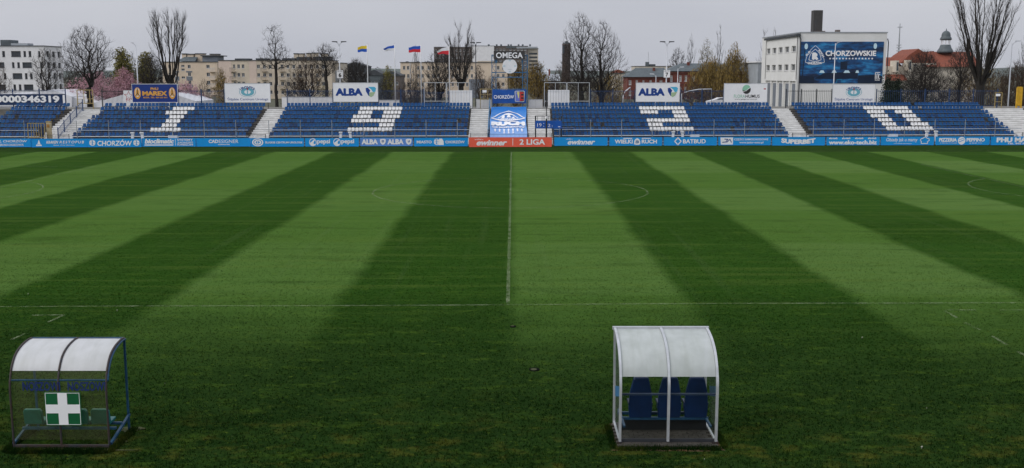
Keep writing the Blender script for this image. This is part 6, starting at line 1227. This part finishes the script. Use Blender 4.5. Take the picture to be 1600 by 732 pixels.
fan_tree('tall pollarded poplar with upright branches', 267.5, 17, 122, 56, 146, 13, .40, 10, 'pollarded_poplar', .62, 9, 2.0, 4, .9, .010, .40, .16)
tree('pink blossoming shrub below the large spreading tree', 148, 113, 160, 92, 156, BUSH, 900, .3, .14, .3, 3, .6, mc='twig_brown', leaf='blossom', nl=15000, ls=.12, seed=11, name='blossom_tree', cat='tree', group='pink blossom trees')
tree('pink blossoming shrub left of the royal-blue hoarding', 193, 111, 160, 52, 158, BUSH, 700, .3, .14, .3, 3, .6, mc='twig_brown', leaf='blossom', nl=12000, ls=.12, seed=12, name='blossom_tree', group='pink blossom trees')
tree('pink blossoming shrub right of the royal-blue hoarding', 292, 131, 160, 66, 158, BUSH, 700, .3, .12, .3, 3, .6, mc='twig_brown', leaf='blossom', nl=9000, ls=.12, seed=13, name='blossom_tree', group='pink blossom trees')
tree('thin yellowish birch between two beige blocks', 346, 105, 160, 18, 200, SLIM, 400, .5, .12, .5, 3, .8, mt='birch_bark', leaf='willow_leaf', nl=2600, ls=.10, hang=1.2, seed=14, name='birch')
tree('small brown bare tree under the balconies', 318, 122, 160, 24, 200, ROUND, 400, .4, .12, .4, 3, .7, mc='twig_brown', seed=63)
tree('bare tree with a tiered open crown right of the teal-oval hoarding', 431, 40, 160, 62, 141, [(.36, .4), (.42, .9), (.55, 1), (.66, .7), (.75, .42), (.88, .5), (1, .35)], 620, .22, .20, .88, 2, .8, cb=.16, tr=.012, up=.05, seed=15)
tree('bushy bare tree before the long beige flats', 481, 84, 160, 56, 150, OPEN, 1100, .5, .26, .3, 3, .8, seed=16, mc='twig_brown')
tree('slender bare tree left of sign six', 510, 70, 160, 46, 143, [(.28, .2), (.42, .7), (.6, .8), (.72, .9), (.88, .7), (1, .2)], 650, .35, .22, .6, 3, .7, seed=17)
tree('round dense bare tree behind the yellow and blue flag', 556, 94, 160, 48, 260, ROUND, 1300, .4, .3, .35, 5, 1.3, tr=.022, mc='twig', seed=18)
tree('dark bare shrub behind the hoarding and the second flagpole', 600, 118, 160, 36, 170, BUSH, 800, .3, .12, .3, 4, .8, seed=19, name='bare_shrub', cat='shrub')
tree('yellow-green shrub beyond the second flagpole', 606, 105, 160, 18, 300, BUSH, 400, .3, .2, .4, 3, .9, tr=.02, leaf='spring_leaf', nl=2200, ls=.22, seed=20, name='spring_shrub', cat='shrub')
tree('yellow forsythia bush under the slender bare tree', 505, 133, 160, 30, 165, BUSH, 300, .3, .08, .3, 3, .5, mc='twig_brown', leaf='spring_leaf', nl=3000, ls=.09, seed=21, name='forsythia', cat='shrub')
tree('topped thick trunk with few stubs behind the blue and red flag', 650.5, 66, 160, 26, 149, [(.4, .9), (.55, .9), (.7, .6), (.85, .35), (1, .15)], 60, 1.4, .42, .96, 2, .7, up=1.4, seed=22, name='topped_tree', e=1.6, down=3)
tree('bare tree between the two right flags', 686, 76, 160, 50, 152, OPEN, 1100, .45, .3, .35, 4, .8, seed=23, lean=.1)
fan_tree('tall dark poplar behind the white over red flag', 720, 21, 128, 46, 149, 11, .42, 24, 'poplar', .75, 12, 2.2, 4, .85, .010, .10, .62)
tree('small brown bare tree right of the tall poplar', 748.5, 101, 160, 22, 165, ROUND, 500, .4, .14, .4, 3, .7, mc='twig_brown', seed=25)
tree('brown birch behind the clock face', 808, 96, 160, 34, 175, ROUND, 700, .5, .16, .6, 4, .9, mt='birch_bark', mc='twig_brown', leaf='willow_leaf', nl=2500, ls=.10, hang=1.2, seed=26, name='birch')
tree('brown birch with pale trunks right of the clock tower', 838, 98, 160, 36, 172, ROUND, 800, .5, .16, .6, 4, .9, mt='birch_bark', mc='twig_brown', leaf='willow_leaf', nl=3200, ls=.10, hang=1.4, seed=27, name='birch')
tree('tall bare tree, left of the twin pair', 908, 22, 160, 76, 150, [(.16, .5), (.28, 1), (.42, .8), (.58, .72), (.76, .66), (.9, .48), (1, .15)], 1500, .5, .4, .6, 3, .9, cb=.2, tr=.013, seed=28)
tree('tall bare tree, right of the twin pair', 940, 33, 160, 74, 152, [(.16, .45), (.28, .9), (.45, 1), (.62, .95), (.8, .72), (.93, .42), (1, .15)], 1300, .5, .38, .6, 3, .9, cb=.2, tr=.013, seed=29)
tree('brown drooping shrub below the twin bare trees', 955, 112, 160, 50, 190, BUSH, 800, .3, .15, .3, 4, .9, mc='twig_brown', leaf='willow_leaf', nl=3000, ls=.11, hang=.8, seed=30, name='bare_shrub', cat='shrub')
tree('dark bare shrub left of the twin bare trees', 878, 98, 160, 40, 210, BUSH, 800, .3, .15, .3, 4, 1.1, tr=.018, mc='twig_brown', seed=31, name='bare_shrub', cat='shrub')
tree('small bare round-headed tree above the brick roofs', 1058, 75, 160, 30, 380, OPEN, 700, .5, .3, .5, 3, 1.2, tr=.03, seed=32)
tree('slim distant poplar above the brick roof', 1078.5, 44, 160, 15, 385, SLIM, 130, .9, .25, .85, 5, 1.6, tr=.024, up=2.0, spread=.6, seed=33, name='poplar', mc='twig', down=3)
tree('sparse pale birch between the distant poplars', 1103, 60, 160, 26, 385, ROUND, 450, .5, .2, .6, 3, 1.0, tr=.022, mc='twig_brown', leaf='spring_leaf', nl=1200, ls=.2, seed=34, name='birch')
tree('taller distant poplar behind the willow', 1123, 39, 160, 19, 385, SLIM, 160, .9, .28, .85, 5, 1.7, tr=.024, up=2.0, spread=.6, seed=35, name='poplar', down=3)
tree('distant poplar left of the white building roof', 1193, 37, 160, 24, 300, SLIM, 150, .9, .25, .85, 5, 1.5, tr=.02, up=2.0, spread=.6, seed=36, name='poplar', down=3)
tree('twin-topped distant poplar behind the white building', 1208, 34, 160, 14, 300, SLIM, 110, .9, .22, .85, 5, 1.4, tr=.02, up=2.0, spread=.6, seed=37, name='poplar', down=3)
tree('ochre willow before the brick building', 1112, 93, 160, 66, 235, ROUND, 900, .4, .3, .4, 4, 1.0, tr=.016, mc='twig_brown', leaf='willow_leaf', nl=11000, ls=.15, hang=2.8, seed=38, name='willow')
tree('ochre willow left of the leaf-logo hoarding top', 1148, 70, 160, 54, 225, [(.25, .6), (.4, 1), (.55, 1), (.7, .7), (.85, .4), (1, .12)], 900, .4, .28, .6, 4, 1.0, tr=.016, mc='twig_brown', leaf='willow_leaf', nl=8000, ls=.14, hang=2.6, seed=39, name='willow')
# right side
for px, pt, w_, Yv, sd, l in ((1389, 112, 22, 168, 40, 'dark conifer against the right corner of the white building'), (1402, 118, 20, 172, 41, 'lower dark conifer right of the first conifer')):
    tree(l, px, pt, 160, w_, Yv, CONE, 700, .35, .14, .9, 3, .7, mc='needles', leaf='needles', nl=7000, ls=.16, seed=sd, name='conifer', up=.1, down=.2, group='dark conifers by the white building')
tree('dark spreading bare tree before the orange roofs', 1442, 80, 160, 62, 160, OPEN, 1500, .45, .3, .35, 5, .9, seed=42)
tree('dark leaning bare tree right of the turret', 1500, 72, 160, 40, 165, OPEN, 900, .5, .26, .4, 4, .9, seed=43)
tree('dark undergrowth below the orange roofs', 1425, 125, 160, 64, 185, BUSH, 1300, .3, .12, .2, 5, .9, mc='twig', leaf='needles', nl=4500, ls=.13, seed=44, name='bare_shrub', cat='shrub')
tree('dark undergrowth left of the giant poplar', 1478, 118, 160, 70, 190, BUSH, 1500, .3, .12, .2, 6, .9, mc='twig', seed=45, name='bare_shrub', cat='shrub')
fan_tree('giant dark poplar near the right edge reaching above the picture', 1533, -38, 122, 98, 146, 17, .62, 46, 'poplar', .72, 14, 3.2, 4, 1.0, .011, .10, .35)
tree('brown thicket behind the giant poplar', 1530, 100, 160, 90, 200, BUSH, 1700, .3, .15, .3, 6, 1.0, tr=.018, mc='twig_brown', leaf='willow_leaf', nl=2000, ls=.11, hang=1.0, seed=47, name='bare_shrub', cat='shrub')
tree('brown thicket tree at the right edge', 1588, 98, 160, 60, 180, BUSH, 1600, .3, .18, .3, 6, 1.0, tr=.017, seed=48, mc='twig_brown')
tree('distant poplar at the right edge', 1597, 44, 160, 24, 200, SLIM, 140, .9, .2, .85, 5, 1.2, tr=.016, up=2.0, spread=.6, seed=49, name='poplar', down=3)
for px, pt, w_, Yv, sd, l in ((122, 100, 44, 225, 70, 'dark bare thicket between the white block and the pink blossom'), (463, 118, 50, 190, 71, 'low dark shrub below the tiered bare tree'), (640, 124, 44, 200, 72, 'low dark shrub left of the topped trunk'), (675, 126, 50, 205, 73, 'low dark shrub behind the left goal frames'), (770, 118, 40, 215, 74, 'dark bare shrub behind the clock tower legs'), (862, 122, 40, 200, 75, 'low dark shrub behind the right white panel'), (925, 122, 60, 195, 76, 'dark undergrowth at the foot of the twin bare trees'), (1012, 134, 60, 200, 77, 'low dark shrub behind the hoarding above the two'), (1090, 130, 70, 200, 78, 'brown undergrowth below the willows'), (1450, 108, 70, 195, 79, 'dark brown thicket before the orange roofs')):
    tree(l, px, pt, 160, w_, Yv, BUSH, 900, .3, .1, .2, 5, .9, tr=.016, mc='twig' if sd % 2 else 'twig_brown', seed=sd, name='bare_shrub', cat='shrub', group='undergrowth behind the stand')
# far tree belt on the horizon that reads as one mass
belt = MB(); bv = []
for k in range(420):
    px = rng.random()*1700-50; Yv = 650+rng.random()*700; x = S0(px, Yv); hgt = 5+9*rng.random()**1.5
    for j in range(26):
        a_ = rng.random()*6.28; rr_ = hgt*.42*math.sqrt(rng.random()); z = hgt*(.15+.85*rng.random()**.8); c_ = Vector((x+rr_*math.cos(a_)*(1.2-z/hgt*.6), Yv+rr_*math.sin(a_), z)); s_ = .5+.9*rng.random()
        d1 = Vector((rng.random()-.5, rng.random()-.5, rng.random()-.5)).normalized()*s_; d2 = Vector((rng.random()-.5, rng.random()-.5, rng.random()-.5)).normalized()*s_; bv += [c_-d1, c_+d1, c_+d2]
o = soup('far_woodland', [tuple(v) for v in bv], 3, 'twig', kind='stuff'); o['label'] = 'far belt of bare woodland along the horizon'; o['category'] = 'woodland'

hz = MB().box(-2600, 2600, -80, 3600, -1.5, 60).build('haze', None, kind='stuff'); hz['label'] = 'thin pale spring haze over the whole place'; hz['category'] = 'haze'
hm_ = bpy.data.materials.new('haze_air'); hm_.use_nodes = True; hn = hm_.node_tree.nodes; hn.clear(); ho = hn.new('ShaderNodeOutputMaterial'); pv = hn.new('ShaderNodeVolumePrincipled')
pv.inputs['Color'].default_value = (.86, .89, .94, 1); pv.inputs['Density'].default_value = .00003; pv.inputs['Anisotropy'].default_value = .2; hm_.node_tree.links.new(pv.outputs[0], ho.inputs['Volume']); hz.data.materials.append(hm_)
for o in bpy.data.objects:
    if '_sh' in o: del o['_sh']
